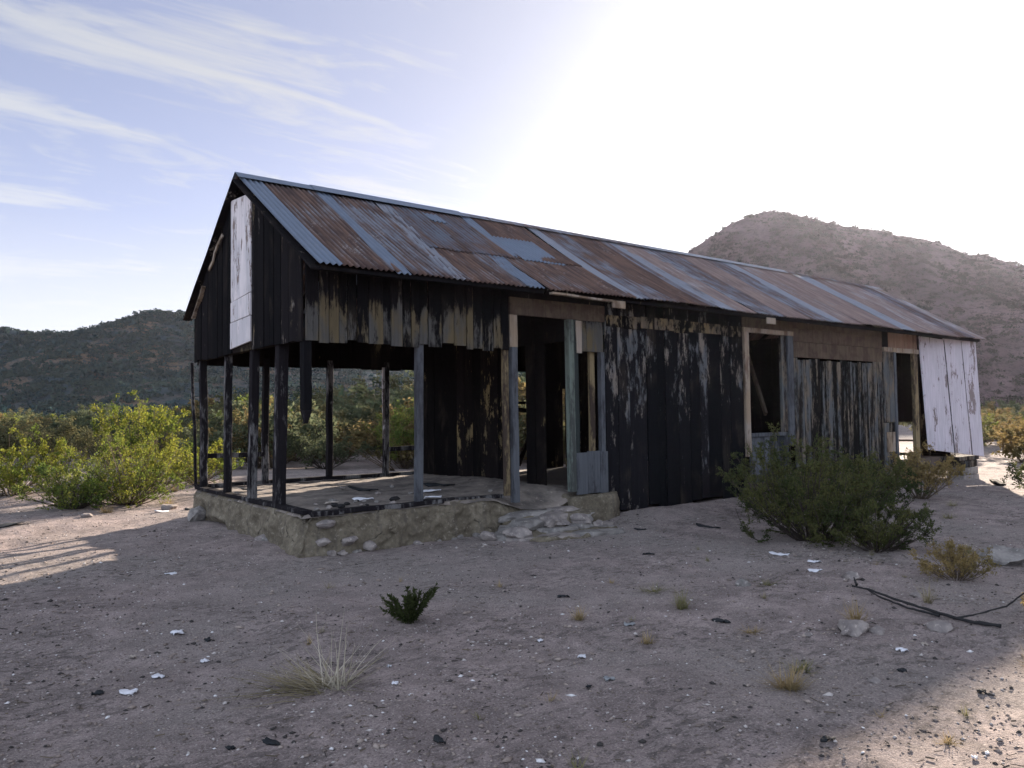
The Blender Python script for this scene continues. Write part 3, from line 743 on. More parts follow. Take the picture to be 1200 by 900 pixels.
# ------------------------------------------------------------------ stones, steps and piers
def rock_mesh(name, sx, sy, sz, seed, sub=3, rough=.30, flat=0.0):
    bm = bmesh.new(); bmesh.ops.create_icosphere(bm, subdivisions=sub, radius=1)
    r = random.Random(seed); nrm = [Vector((r.gauss(0, 1), r.gauss(0, 1), r.gauss(0, 1))).normalized() for _ in range(9)]
    for v in bm.verts:
        p = v.co.copy()
        for q in nrm:                                   # cut facets
            dd = p.dot(q)
            if dd > .62: p -= q*(dd-.62)*.92
        p *= 1+rough*float(fbm(np.array([p.x*1.6+seed]), np.array([p.y*1.6+p.z*1.3]), 4, seed)[0])
        if flat: p.z = max(min(p.z, flat), -flat)
        v.co = Vector((p.x*sx, p.y*sy, p.z*sz))
    me = bpy.data.meshes.new(name); bm.to_mesh(me); bm.free()
    return me
def rock(name, x, y, z, sx, sy, sz, seed, mat, label, cat='stone', group=None, rot=0.0, flat=0.0, sub=3, rough=.30):
    o = link(name, rock_mesh(name, sx, sy, sz, seed, sub, rough, flat), mat, None, (x, y, z)); o.rotation_euler = (0, 0, rot)
    return tag(o, label, cat, group)
# the worn masonry step by the doorway
def step_slab(name, x0, x1, y0, y1, z0, z1, seed, label, mat):
    nu, nv = 60, 36
    a = np.linspace(0, 2*np.pi, 90, endpoint=False)
    cx, cy = (x0+x1)/2, (y0+y1)/2; rx, ry = (x1-x0)/2, (y1-y0)/2
    prof = [(0, 1), (.3, 1), (.6, 1), (.85, .985), (.95, .95), (1.0, .82), (1.01, .6), (.99, .35), (1.02, .15), (1.03, -.3)]
    V = []
    for (r, h) in prof:
        sq = 1/np.maximum(np.abs(np.cos(a))**4+np.abs(np.sin(a))**4, 1e-6)**.25
        k = r*sq*(1+.13*fbm(np.cos(a)*2+seed, np.sin(a)*2+r*.6, 4, seed)+.06*vnoise(a*9, np.full_like(a, h*7), seed+1)+.03*vnoise(a*21, np.full_like(a, h*11), seed+2))
        x = cx+rx*k*np.cos(a); y = cy+ry*k*np.sin(a)
        z = z0+(z1-z0)*h+.05*fbm(x*3, y*3, 4, seed+3)+.03*vnoise(x*9, y*9, seed+4)+.015*vnoise(x*21, y*21, seed+5)
        V.append(np.stack([x, y, z], -1))
    V = np.concatenate(V); n = len(a); F = []
    for r in range(len(prof)-1):
        for i in range(n): F.append((r*n+i, r*n+(i+1) % n, (r+1)*n+(i+1) % n, (r+1)*n+i))
    me = np_mesh(name, V, [tuple(reversed(f)) for f in F], smooth=True)
    return tag(link(name, me, mat), label, 'step')
step_slab('stone_step', 2.75, 4.3, -.50, .04, -.05, .17, 71, 'upper tan masonry bed of the step against the doorway of the burnt house', M_adobe)
step_slab('stone_step', 2.6, 4.05, -1.05, -.45, -.08, .02, 75, 'lower tan masonry bed of the step lying before the doorway', M_adobe)
step_slab('rubble_footing', 4.0, 5.0, -.16, .40, .0, .37, 79, 'crumbling tan rubble footing under the blue grey patched panel', M_adobe)
k = 0
for (x, y, s, lab) in ((2.62, -.62, .22, 'angular grey stone at the left end of the lower step'), (3.2, -.52, .15, 'stone wedged between the two steps'), (3.75, -.55, .16, 'pale stone wedged between the two steps, right one'),
                       (4.02, -.62, .13, 'small reddish stone at the right end of the steps'), (2.3, -.38, .14, 'dark stone leaning on the slumped end of the adobe foundation')):
    rock('stone', x, y, gz(x, y)+s*.35+(.1 if 3.1 < x < 3.9 else 0), s, s*.8, s*.6, 81+k, M_stone, lab, rot=k*1.3); k += 1
r_ = random.Random(17)
STEPS = [(2.98, -.36, .40, .26, .20), (3.45, -.30, .36, .30, .215), (3.92, -.34, .34, .25, .19), (3.2, -.08, .5, .2, .25), (3.85, -.06, .42, .2, .25), (4.22, -.22, .22, .24, .13), (2.70, -.28, .2, .18, .12),
         (2.95, -.86, .42, .20, .04), (3.55, -.92, .46, .20, .045), (4.0, -.72, .30, .17, .05), (2.62, -.66, .22, .17, .03), (3.25, -.62, .30, .12, .085), (3.75, -.58, .26, .11, .09), (4.25, -.52, .14, .12, .05), (2.45, -.40, .18, .14, .06)]
for i, (x, y, sx_, sy_, zt) in enumerate(STEPS):
    rock('step_stone', x, y, gz(x, y)*.5+zt-.07, sx_, sy_, .15, 750+i, (M_conc, M_stone)[i % 3 == 1], ('grey', 'brown')[i % 3 == 1]+' flat broken stone laid in the rubble step by the doorway', 'stone', ('grey', 'brown')[i % 3 == 1]+' stones of the rubble step', r_.uniform(-.3, .3)-.1, .42, 4, .34)
for i in range(24):
    if i < 22: x, y = r_.uniform(.1, 2.7), -.03+r_.uniform(-.05, .05)
    else: x, y = -.02+r_.uniform(-.06, .04), r_.uniform(.1, 2.6)
    s_ = r_.uniform(.035, .10); z = (gz(x, y)+s_*.2) if i % 3 else r_.uniform(.02, .30)
    if i % 3 == 0: x, y = (x, .03) if i < 22 else (.03, y)
    rock('foundation_stone', x, y, z, s_*1.4, s_, s_*.7, 790+i, (M_adobe, M_conc, M_stone)[i % 3], ('tan', 'grey', 'brown')[i % 3]+' stone set in or fallen from the foot of the adobe foundation', 'stone', ('tan', 'grey', 'brown')[i % 3]+' stones along the foundation', r_.uniform(0, 3), .8, 2)
# rubble fallen out of the foundation corner
for (x, y, z, s, lab) in ((.30, .02, .33, .15, 'pale rounded stone showing high in the broken foundation corner'), (.55, -.03, .12, .13, 'stone low in the broken foundation corner'),
                       (.78, -.05, .03, .12, 'flat stone on the sand beside the foundation corner'), (.20, -.06, .14, .10, 'small stone at the very corner of the foundation'), (.42, -.12, .0, .07, 'smallest pale stone on the sand below the foundation corner')):
    rock('stone', x, y, z, s, s*.75, s*.55, 91+k, M_stone, lab, rot=k*.7); k += 1
rock('stone', -.10, 3.72, .12, .17, .2, .16, 120, M_conc, 'grey block beside the hollow in the gable side of the foundation', 'stone')
# pier of blocks under the white corner
pier = empty('block_pier', (16.9, -.2, 0)); tag(pier, 'stacked block pier holding up the whitewashed far corner of the house', 'pier')
for i, (x0, x1, z0, z1, mt) in enumerate(((-.45, .42, -.25, -.06, M_stone), (-.40, .40, -.055, .12, M_conc), (-.42, .38, .125, .295, W_grey))):
    mb = MB(); mb.box(x0, x1, -.16+.01*i, .25, z0, z1); mb.build('block', mt, pier, .015)
plank = MB(); plank.beam((15.2, -1.62, gz(15.2, -1.62)+.03), (16.3, -1.05, gz(16.3, -1.05)+.03), .16, .04, 3, .004, rng)
tag(plank.build('plank', W_black, None, .004), 'dark plank lying on the ground before the white corner', 'plank')

# ------------------------------------------------------------------ shrubs
def bush_arrays(seed, nstem, H, R, nleaf, lsize, tmax=62, nb=6, nt=3, r0=.012, upc=.25, lw=.45, inner=.25, spread=.12):
    r = np.random.default_rng(seed); segs = []; tips = []
    for _ in range(nstem):
        az = r.uniform(0, 2*np.pi); th = math.radians(tmax)*math.sqrt(r.uniform(0, 1))
        out = np.array([math.cos(az), math.sin(az), 0.])
        end = out*R*math.sin(th)/math.sin(math.radians(max(tmax, 30)))*r.uniform(.7, 1.05) + np.array([0, 0, H*math.cos(th)**.55*r.uniform(.68, 1.04)])
        base = out*R*spread*r.uniform(0, 1)+np.array([0, 0, -.03])
        ts = np.linspace(0, 1, 6); bend = r.normal(size=3)*.06*H
        pts = base + (end-base)*ts[:, None] + (np.array([0, 0, upc*H*.35])-out*R*upc*.3)*(ts*(1-ts)*1.0)[:, None]*-1*np.sign(upc) + bend*np.sin(np.pi*ts)[:, None]*.8
        for i in range(5):
            ra, rb = r0*(1-.8*ts[i]), r0*(1-.8*ts[i+1]); segs.append((pts[i], pts[i+1], ra, rb))
        L = np.linalg.norm(end-base); d = (end-base)/L
        for _b in range(nb):
            t = r.uniform(inner, 1.0)**.8; q = t*5; i = min(int(q), 4); p = pts[i]+(pts[i+1]-pts[i])*(q-i)
            dd = d*.9 + r.normal(size=3)*.55 + np.array([0, 0, .15]); dd /= np.linalg.norm(dd); bl = L*r.uniform(.18, .36)*(1.15-.6*t)
            e = p+dd*bl; segs.append((p, e, r0*.35, r0*.15)); tips.append((p, e))
            for _t in range(nt):
                tt = r.uniform(.25, 1); pp = p+(e-p)*tt; d3 = dd*.7+r.normal(size=3)*.6+np.array([0, 0, .1]); d3 /= np.linalg.norm(d3)
                ee = pp+d3*bl*r.uniform(.25, .55); segs.append((pp, ee, r0*.18, r0*.1)); tips.append((pp, ee))
    P0 = np.array([s[0] for s in segs]); P1 = np.array([s[1] for s in segs]); Ra = np.array([s[2] for s in segs]); Rb = np.array([s[3] for s in segs])
    d = P1-P0; d /= np.linalg.norm(d, axis=1)[:, None]+1e-9; ref = np.where(np.abs(d[:, 2:3]) < .9, np.array([[0, 0, 1.]]), np.array([[1., 0, 0]]))
    a = np.cross(d, ref); a /= np.linalg.norm(a, axis=1)[:, None]; b = np.cross(d, a)
    vs_ = []
    for k in range(3):
        ang = k*2*np.pi/3; w = a*math.cos(ang)+b*math.sin(ang); vs_ += [P0+w*Ra[:, None], P1+w*Rb[:, None]]
    SV = np.stack(vs_, 1).reshape(-1, 3); base = np.arange(len(P0))[:, None]*6
    SF = np.concatenate([base+np.array([[0, 2, 3, 1]]), base+np.array([[2, 4, 5, 3]]), base+np.array([[4, 0, 1, 5]])])
    T0 = np.array([t[0] for t in tips]); T1 = np.array([t[1] for t in tips]); k = r.integers(0, len(T0), nleaf); t = r.uniform(.15, 1.05, (nleaf, 1))
    c = T0[k]+(T1[k]-T0[k])*t + r.normal(size=(nleaf, 3))*lsize*.9
    c[:, 2] = np.maximum(c[:, 2], .03)
    ld = (T1[k]-T0[k]); ld /= np.linalg.norm(ld, axis=1)[:, None]; la = ld+r.normal(size=(nleaf, 3))*.7; la /= np.linalg.norm(la, axis=1)[:, None]
    lb = np.cross(la, r.normal(size=(nleaf, 3))); lb /= np.linalg.norm(lb, axis=1)[:, None]; s = lsize*r.uniform(.6, 1.3, (nleaf, 1))
    LV = np.stack([c-la*s, c-lb*s*lw, c+la*s, c+lb*s*lw], 1).reshape(-1, 3); LF = np.arange(nleaf*4).reshape(-1, 4)
    return SV, SF, LV, LF
M_stem = plain('grey_brown_stems', (.10, .075, .055), var=.35, scale=20)
M_stemdark = plain('dark_stems', (.045, .035, .03), var=.35, scale=20)
LF_lime = leaf('lime_creosote_leaves', (.125, .155, .026), (.23, .215, .038), (.085, .12, .025), .5)
LF_green = leaf('green_creosote_leaves', (.13, .17, .04), (.22, .22, .055), (.085, .125, .035), .5)
LF_dark = leaf('dark_creosote_leaves', (.07, .085, .03), (.12, .115, .045), (.046, .06, .025), .45)  # darker green than the other creosote leaves
LF_olive = leaf('olive_shrub_leaves', (.115, .115, .055), (.17, .15, .075), (.085, .09, .05), .45)
LF_tan = leaf('tan_shrub_leaves', (.17, .12, .055), (.25, .185, .085), (.13, .11, .05), .45)
LF_grey = leaf('grey_green_leaves', (.09, .11, .065), (.13, .14, .08), (.07, .085, .05), .4)
LF_gold = leaf('golden_twig_leaves', (.24, .17, .07), (.33, .25, .11), (.17, .14, .06), .45)
LF_sprig = leaf('dark_sprig_leaves', (.035, .045, .018), (.055, .065, .024), (.03, .038, .016), .3)

def bush(name, x, y, label, cat, mat_leaf, mat_stem, group=None, rot=0, **kw):
    SV, SF, LV, LF = bush_arrays(**kw)
    o = empty(name, (x, y, gz(x, y))); o.rotation_euler = (0, 0, rot); tag(o, label, cat, group)
    link('stems', np_mesh('stems', SV, SF), mat_stem, o); link('foliage', np_mesh('foliage', LV, LF), mat_leaf, o)
    return o
# the bright bushes left of the porch
bush('creosote_bush', -0.3, 7.6, 'bright yellow green bush nearest the left side of the porch, on sunlit sand', 'bush', LF_lime, M_stem, seed=201, nstem=76, H=1.3, R=1.5, nleaf=17000, lsize=.021, tmax=80, inner=.1)
bush('creosote_bush', -1.2, 7.35, 'low dark green bush at the left edge in front of the yellow green ones', 'bush', LF_green, M_stemdark, seed=202, nstem=48, H=.85, R=1.0, nleaf=9500, lsize=.021, tmax=82, inner=.1)
bush('creosote_bush', 0.55, 10.6, 'tallest yellow bush standing behind the bright bush left of the porch', 'bush', LF_lime, M_stem, seed=203, nstem=26, H=2.0, R=1.1, nleaf=8000, lsize=.027, tmax=52, inner=.2)
bush('creosote_bush', -1.9, 10.6, 'wide yellow green bush behind at the left edge of the view', 'bush', LF_lime, M_stem, seed=204, nstem=44, H=1.25, R=1.5, nleaf=11000, lsize=.027, tmax=76, inner=.12)
bush('creosote_bush', 1.75, 10.4, 'rounded yellow green bush just left of the porch corner post', 'bush', LF_lime, M_stem, seed=205, nstem=40, H=1.05, R=1.15, nleaf=8500, lsize=.025, tmax=78, inner=.12)
# the dark shrubs before the front wall
bush('creosote_bush', 5.15, -3.15, 'largest dark green bush spreading in front of the house wall', 'bush', LF_dark, M_stemdark, seed=211, nstem=64, H=1.22, R=1.08, nleaf=36000, lsize=.0145, tmax=80, inner=.1)
bush('creosote_bush', 6.75, -1.85, 'dark green bush under the window, behind the largest one', 'bush', LF_dark, M_stemdark, seed=212, nstem=46, H=1.22, R=1.0, nleaf=24000, lsize=.0155, tmax=74, inner=.12)
bush('creosote_bush', 5.0, -4.05, 'low dark bush at the right foot of the largest bush', 'bush', LF_dark, M_stemdark, seed=213, nstem=34, H=.7, R=.6, nleaf=14000, lsize=.0135, tmax=80, inner=.1)
bush('creosote_bush', 8.3, -2.2, 'half hidden dark bush between the largest bush and the far doorway', 'bush', LF_dark, M_stemdark, seed=214, nstem=36, H=.95, R=.9, nleaf=9000, lsize=.022, tmax=70)
bush('dry_shrub', 10.8, -1.9, 'golden brown dry shrub in front of the white siding', 'shrub', LF_gold, M_stem, seed=215, nstem=30, H=.95, R=.75, nleaf=5500, lsize=.024, tmax=66)
bush('dry_shrub', 4.1, -5.25, 'round pale yellow dry shrub right of the largest dark bush', 'shrub', LF_gold, M_stem, seed=216, nstem=44, H=.33, R=.36, nleaf=5500, lsize=.011, tmax=74, r0=.005)
bush('dry_shrub', 3.05, -6.35, 'orange dry shrub cut by the right edge of the view', 'shrub', LF_gold, M_stem, seed=217, nstem=34, H=.26, R=.24, nleaf=3000, lsize=.010, tmax=74, r0=.004)
bush('dry_shrub', 13.4, -3.0, 'low bare dark shrub at the right edge beyond the shadow of the house', 'shrub', LF_dark, M_stemdark, seed=218, nstem=40, H=.75, R=.75, nleaf=3500, lsize=.025, tmax=70)
# green bush seen through the porch
bush('creosote_bush', 8.2, 12.0, 'fresh green bush seen between two porch posts', 'bush', LF_green, M_stem, seed=221, nstem=36, H=1.9, R=1.3, nleaf=8000, lsize=.035, tmax=58)
bush('creosote_bush', 6.2, 13.2, 'low grey bush seen through the middle of the porch', 'bush', LF_grey, M_stemdark, seed=222, nstem=36, H=1.2, R=1.3, nleaf=6000, lsize=.035, tmax=68)
bush('creosote_bush', 4.6, 14.8, 'dry tan bush seen through the left part of the porch', 'bush', LF_tan, M_stem, seed=223, nstem=36, H=1.9, R=1.5, nleaf=7000, lsize=.038, tmax=62)
mb = MB()
for i in range(5): mb.beam((7.2+.05*i, 11.2, gz(7.2, 11.2)), (6.0+.12*i, 11.6-.3*i, .75-.05*i), .03, .03, 2, .006, rng, .4)
tag(mb.build('dead_branch', M_stem), 'bare leaning branches left of the fresh green bush behind the porch', 'branch')

# the thicket: single shrubs, copies of a few kinds
KINDS = []
for i, (lm, H, R, tm) in enumerate(((LF_olive, 2.1, 1.6, 62), (LF_grey, 1.8, 1.7, 66), (LF_tan, 1.6, 1.3, 64), (LF_green, 2.3, 1.7, 58), (LF_olive, 2.8, 2.0, 56), (LF_lime, 1.7, 1.5, 64), (LF_gold, 1.1, 1.0, 66))):
    SV, SF, LV, LF = bush_arrays(seed=300+i, nstem=30, H=H, R=R, nleaf=5200, lsize=.058, tmax=tm, nb=6, nt=2, r0=.018, lw=.55)
    V = np.concatenate([SV, LV]); F = np.concatenate([SF, LF+len(SV)]); idx = np.r_[np.zeros(len(SF), int), np.ones(len(LF), int)]
    me = np_mesh('desert_shrub', V, F, idx); me.materials.append(M_stem); me.materials.append(lm); KINDS.append(me)
KLAB = ('olive green desert shrub', 'grey green rounded shrub', 'tan dry shrub', 'green upright shrub', 'tall olive shrub', 'yellow green shrub', 'low golden shrub')
TOPS = {}
def place_thicket():
    r = np.random.default_rng(77); done = []; n = 0; tries = 0
    while n < 280 and tries < 16000:
        tries += 1
        v = 23+50*r.uniform(0, 1)**1.15; a = r.uniform(-.80, .12) if r.uniform() < .78 else r.uniform(.56, .86)
        u = a*v; x, y = uv_world(u, v)
        if y < 9.5 and x > -3 and x < 21: continue
        if a < 0 and v < 30 and r.uniform() < .6: continue
        if any((x-p)**2+(y-q)**2 < (1.2+.012*v)**2 for p, q in done): continue
        side = 'right' if a > .5 else ('porch' if a > -.43 else 'left')
        k = int(r.choice([0, 1, 2, 3, 4, 5, 6], p=[.30, .22, .13, .09, .17, .04, .05] if side != 'right' else [.20, .12, .30, .06, .10, .05, .17]))
        o = bpy.data.objects.new('desert_shrub', KINDS[k]); COL.objects.link(o)
        top = max(v_.co.z for v_ in KINDS[k].vertices) if k not in TOPS else TOPS[k]; TOPS[k] = top
        want = 1.6+v*({'left': .021, 'porch': .020+.060*min(max((a+.43)/.4, 0), 1)**.7, 'right': .022}[side])*r.uniform(.2, 1.1) - .25
        s = want/top*r.uniform(.75, 1.05)*(.55 if k == 6 else 1); o.location = (x, y, gz(x, y)-.04); o.rotation_euler = (0, 0, r.uniform(0, 6.28)); w_ = r.uniform(1.05, 1.4); o.scale = (s*w_, s*w_, s)
        wh = {'left': 'in the thicket left of the house', 'porch': 'in the thicket seen through the porch', 'right': 'on the plain right of the white siding'}[side]
        tag(o, KLAB[k]+' '+wh, 'shrub', KLAB[k]+'s '+wh); done.append((x, y)); n += 1
place_thicket()

# saguaros behind the porch
def saguaro(x, y, h, r, arms, label):
    o = empty('saguaro_cactus', (x, y, gz(x, y))); tag(o, label, 'cactus')
    def column(path, rad):
        V = []; F = []; ns = 24
        for i, (p, k) in enumerate(path):
            for j in range(ns):
                a = j*2*np.pi/ns; rr = rad*k*(1+.09*(1 if j % 2 else -1)); V.append((p[0]+rr*math.cos(a), p[1]+rr*math.sin(a), p[2]))
        for i in range(len(path)-1):
            for j in range(ns): F.append((i*ns+j, i*ns+(j+1) % ns, (i+1)*ns+(j+1) % ns, (i+1)*ns+j))
        return np_mesh('trunk', V, F)
    m = MATS.get('saguaro_skin') or plain('saguaro_skin', (.06, .085, .045), scale=4)
    link('trunk', column([((0, 0, 0), .85), ((0, 0, h*.3), 1), ((0, 0, h*.8), 1), ((0, 0, h*.96), .8), ((0, 0, h*.995), .4), ((0, 0, h), .02)], r), m, o)
    for (dx, z0, hh) in arms:
        link('arm', column([((dx*.3, 0, z0-.1), .7), ((dx*.7, 0, z0), .8), ((dx, 0, z0+.3), .8), ((dx, 0, z0+hh*.8), .8), ((dx, 0, z0+hh), .1)], r*.75), m, o)
sx, sy = uv_world(-.222*62, 62); saguaro(sx, sy, 4.1, .24, ((.55, 1.6, 1.5), (-.5, 1.9, 1.0)), 'slim saguaro cactus seen through the porch before the dark hill')
sx, sy = uv_world(-.237*66, 66); saguaro(sx, sy, 3.3, .22, (), 'short saguaro cactus without arms, left of the slim one')

# ------------------------------------------------------------------ small plants in the foreground
def tuft(name, x, y, label, mat, n, H, R, seed, w=.004, flat=0.0, cat='grass tuft', group=None, bias=None):
    r = np.random.default_rng(seed); V = []; F = []
    for i in range(n):
        az = r.uniform(0, 2*np.pi) if bias is None or r.uniform() > bias[1] else bias[0]+r.normal()*.55
        th = math.radians(8+74*r.uniform()**.8) if flat == 0 else math.radians(min(84, 84-70*(r.uniform()**(1+flat*2))))
        L = r.uniform(.55, 1.05); d = np.array([math.cos(az)*math.sin(th), math.sin(az)*math.sin(th), 0]); hz = math.cos(th)
        b0 = np.array([r.normal()*R*.10, r.normal()*R*.10, -.01]); side = np.array([-math.sin(az), math.cos(az), 0])*w*r.uniform(.6, 1.3)
        droop = r.uniform(.1, .5)*math.sin(th)
        b = len(V)
        for j, t in enumerate((0, .35, .7, 1.0)):
            p = b0+d*R*L*t+np.array([0, 0, max(H*L*(hz*t+.25*math.sin(th)*t-droop*.45*t*t), .006)])+r.normal(size=3)*.004
            ww = side*(1-.85*t); V += [p-ww, p+ww]
        for j in range(3): F.append((b+2*j, b+2*j+1, b+2*j+3, b+2*j+2))
    o = link(name, np_mesh(name, V, F), mat, None, (x, y, gz(x, y))); return tag(o, label, cat, group)
G_straw = leaf('straw_grass', (.20, .17, .10), (.34, .29, .19), (.16, .14, .085), .3)
G_pale = leaf('bleached_stalks', (.34, .30, .23), (.50, .45, .37), (.28, .25, .19), .25)
G_greenstraw = leaf('green_straw_grass', (.16, .155, .07), (.26, .23, .12), (.13, .13, .06), .3)
G_gold = leaf('gold_dry_grass', (.27, .195, .10), (.38, .29, .16), (.21, .17, .09), .3)
VD = math.atan2(-RT.y, -RT.x)   # towards the left of the view
tuft('dry_grass_clump', -1.53, -4.12, 'pale straw grass clump with flattened blades, in the foreground', G_pale, 66, .44, .48, 401, .0042, .7, 'grass clump')
tuft('dry_grass_clump', -1.62, -4.09, 'flattened greenish blades fanning left from the pale straw clump', G_straw, 80, .13, .66, 402, .0062, .2, 'grass clump', None, (VD-.15, .85))
def sprig(x, y):
    r = np.random.default_rng(410); SVs = []; o = empty('green_sprig', (x, y, gz(x, y))); tag(o, 'small dark green sprig alone on the sand in the foreground', 'plant')
    SV, SF, LV, LF = [], [], [], []
    ns = 30
    for i in range(ns):
        u = r.uniform(-1, 1); dep = r.normal()*.5
        d = np.array(RT)*(.85*u+.05)+np.array(FW)*dep*.5+np.array([0, 0, .62+.28*u]); d /= np.linalg.norm(d); L = r.uniform(.17, .31)*(1.1 if u > .3 else .85)
        p = np.zeros(3); b = len(SV)
        pts = [p+d*L*t+np.array([0, 0, .02*t*t])+r.normal(size=3)*.004 for t in np.linspace(0, 1, 6)]
        for q in range(5):
            k = len(SV); w = np.array(RT)*.003
            SV += [pts[q]-w, pts[q]+w, pts[q+1]+w, pts[q+1]-w]; SF.append((k, k+1, k+2, k+3))
        for _ in range(110):
            t = r.uniform(.12, 1.03)*5; qi = min(int(t), 4); c = pts[qi]+(pts[qi+1]-pts[qi])*(t-qi)
            a = d*.8+r.normal(size=3)*.55; a /= np.linalg.norm(a); s = r.uniform(.012, .022); bb = np.cross(a, r.normal(size=3)); bb /= np.linalg.norm(bb)
            k = len(LV); LV += [c, c+a*s-bb*s*.28, c+a*s*2, c+a*s+bb*s*.28]; LF.append((k, k+1, k+2, k+3))
    link('stems', np_mesh('stems', SV, SF), M_stemdark, o); link('foliage', np_mesh('foliage', LV, LF), LF_sprig, o)
sprig(-.47, -3.17)
for i, (x, y, H, R, n, mat, lab) in enumerate((
        (1.38, -4.30, .22, .17, 120, G_greenstraw, 'upright greenish dry tuft in the middle distance, before the wall seam'),
        (1.66, -3.75, .10, .30, 60, G_greenstraw, 'low green blades just behind the upright greenish tuft'),
        (.57, -3.96, .14, .14, 80, G_gold, 'small golden tuft midway between sprig and greenish tuft'),
        (.50, -4.72, .10, .12, 60, G_gold, 'small golden tuft beside the sunken tin lid'),
        (.45, -5.85, .17, .22, 190, G_gold, 'thick golden tuft in the right foreground'),
        (.78, -5.72, .10, .16, 90, G_greenstraw, 'olive tuft just behind the thick golden one'),
        (2.02, -5.40, .20, .18, 110, G_gold, 'golden tuft beside the large grey stone'),
        (2.95, -5.50, .24, .14, 50, G_straw, 'thin upright straw tuft behind the black branch'),
        (1.25, -5.05, .07, .16, 60, G_gold, 'flat golden tuft on bare sand right of the dark scrap'),
        (2.55, -4.3, .08, .2, 60, G_greenstraw, 'flat green tuft in front of the largest dark bush'),
        (1.85, -6.62, .15, .16, 140, G_gold, 'golden tuft at the lower right, next to a dark stone'),
        (5.6, -4.75, .14, .2, 80, G_greenstraw, 'greenish tuft beside the pale boulder'),
        (8.6, -3.3, .12, .3, 80, G_greenstraw, 'green patch of grass in the house shadow near its right edge'),
        (10.2, -2.7, .12, .3, 80, G_greenstraw, 'green patch of grass before the plank on the ground'),
        (-.9, 6.3, .16, .25, 90, G_gold, 'golden grass at the foot of the bright bush'),
        (.2, 6.7, .16, .3, 90, G_gold, 'golden grass right of the foot of the bright bush'),
        (.9, 9.1, .2, .35, 90, G_gold, 'golden grass before the rounded bush by the porch corner'),
        (.35, -6.75, .07, .09, 50, G_gold, 'tiny golden tuft at the bottom edge'),
        (-2.55, -5.35, .05, .10, 40, G_greenstraw, 'tiny green tuft at the bottom left'))):
    tuft('grass_tuft', x, y, lab, mat, n, H, R, 430+i, .0028 if y < 0 else .006)

r_ = random.Random(88)
for i in range(22):
    x, y = uv_world(r_.uniform(-.35, .6)*6.5, r_.uniform(3.2, 9.0))
    if y > -.6 and x > -.5: continue
    tuft('grass_tuft', x, y, 'tiny dry wisp of grass on the bare shaded sand', (G_gold, G_greenstraw, G_straw)[i % 3], r_.randint(12, 34), r_.uniform(.04, .11), r_.uniform(.05, .13), 900+i, .0022, group='tiny dry wisps scattered over the yard')
# ------------------------------------------------------------------ branch, stones and litter
def limb(name, pts, r0, r1, mat, label, cat='branch', seed=0, sides=7, parent=None):
    r = np.random.default_rng(seed); pts = [np.array(p, float) for p in pts]; P = []
    for i in range(len(pts)-1):
        for t in np.linspace(0, 1, 6, endpoint=False): P.append(pts[i]+(pts[i+1]-pts[i])*t+r.normal(size=3)*r0*.22)
    P.append(pts[-1]); n = len(P); V = []; F = []
    for i, p in enumerate(P):
        d = P[min(i+1, n-1)]-P[max(i-1, 0)]; d /= np.linalg.norm(d)+1e-9; a = np.cross(d, [0, 0, 1.]); a /= np.linalg.norm(a)+1e-9; b = np.cross(a, d)
        rr = (r0+(r1-r0)*i/(n-1))*(1+r.normal()*.12)
        for k in range(sides): V.append(p+(a*math.cos(k*6.2832/sides)+b*math.sin(k*6.2832/sides))*rr*(1+r.normal()*.06))
    for i in range(n-1):
        for k in range(sides): F.append((i*sides+k, i*sides+(k+1) % sides, (i+1)*sides+(k+1) % sides, (i+1)*sides+k))
    me = np_mesh(name, V, F, smooth=True); o = link(name, me, mat, parent)
    if label: tag(o, label, cat)
    return o
M_char = plain('charcoal', (.018, .017, .018), .85, .4, 30, .3)
def on(x, y, h=0.0): return (x, y, gz(x, y)+h)
br = empty('burnt_branch', on(2.6, -5.6)); tag(br, 'long black burnt branch lying on the sand at the right', 'branch')
def bl(*q): return [tuple(np.array(p)-np.array(br.location)) for p in q]
limb('limb', bl(on(2.85, -4.93, .05), on(2.80, -5.1, .07), on(2.68, -5.33, .06), on(2.66, -5.62, .03), on(2.60, -5.95, .02), on(2.62, -6.15, .02)), .008, .014, M_char, None, seed=1, parent=br)
limb('limb', bl(on(2.95, -5.00, .03), on(2.74, -5.22, .035), on(2.63, -5.5, .02), on(2.58, -5.75, .02)), .006, .010, M_char, None, seed=2, parent=br)
limb('limb', bl(on(2.60, -5.85, .02), on(2.74, -5.98, .06), on(2.88, -6.10, .12), on(3.02, -6.18, .22), on(3.15, -6.22, .33)), .007, .005, M_char, None, seed=3, parent=br)
limb('limb', bl(on(3.15, -4.78, .05), on(2.88, -4.95, .06)), .006, .012, M_char, None, seed=4, parent=br)
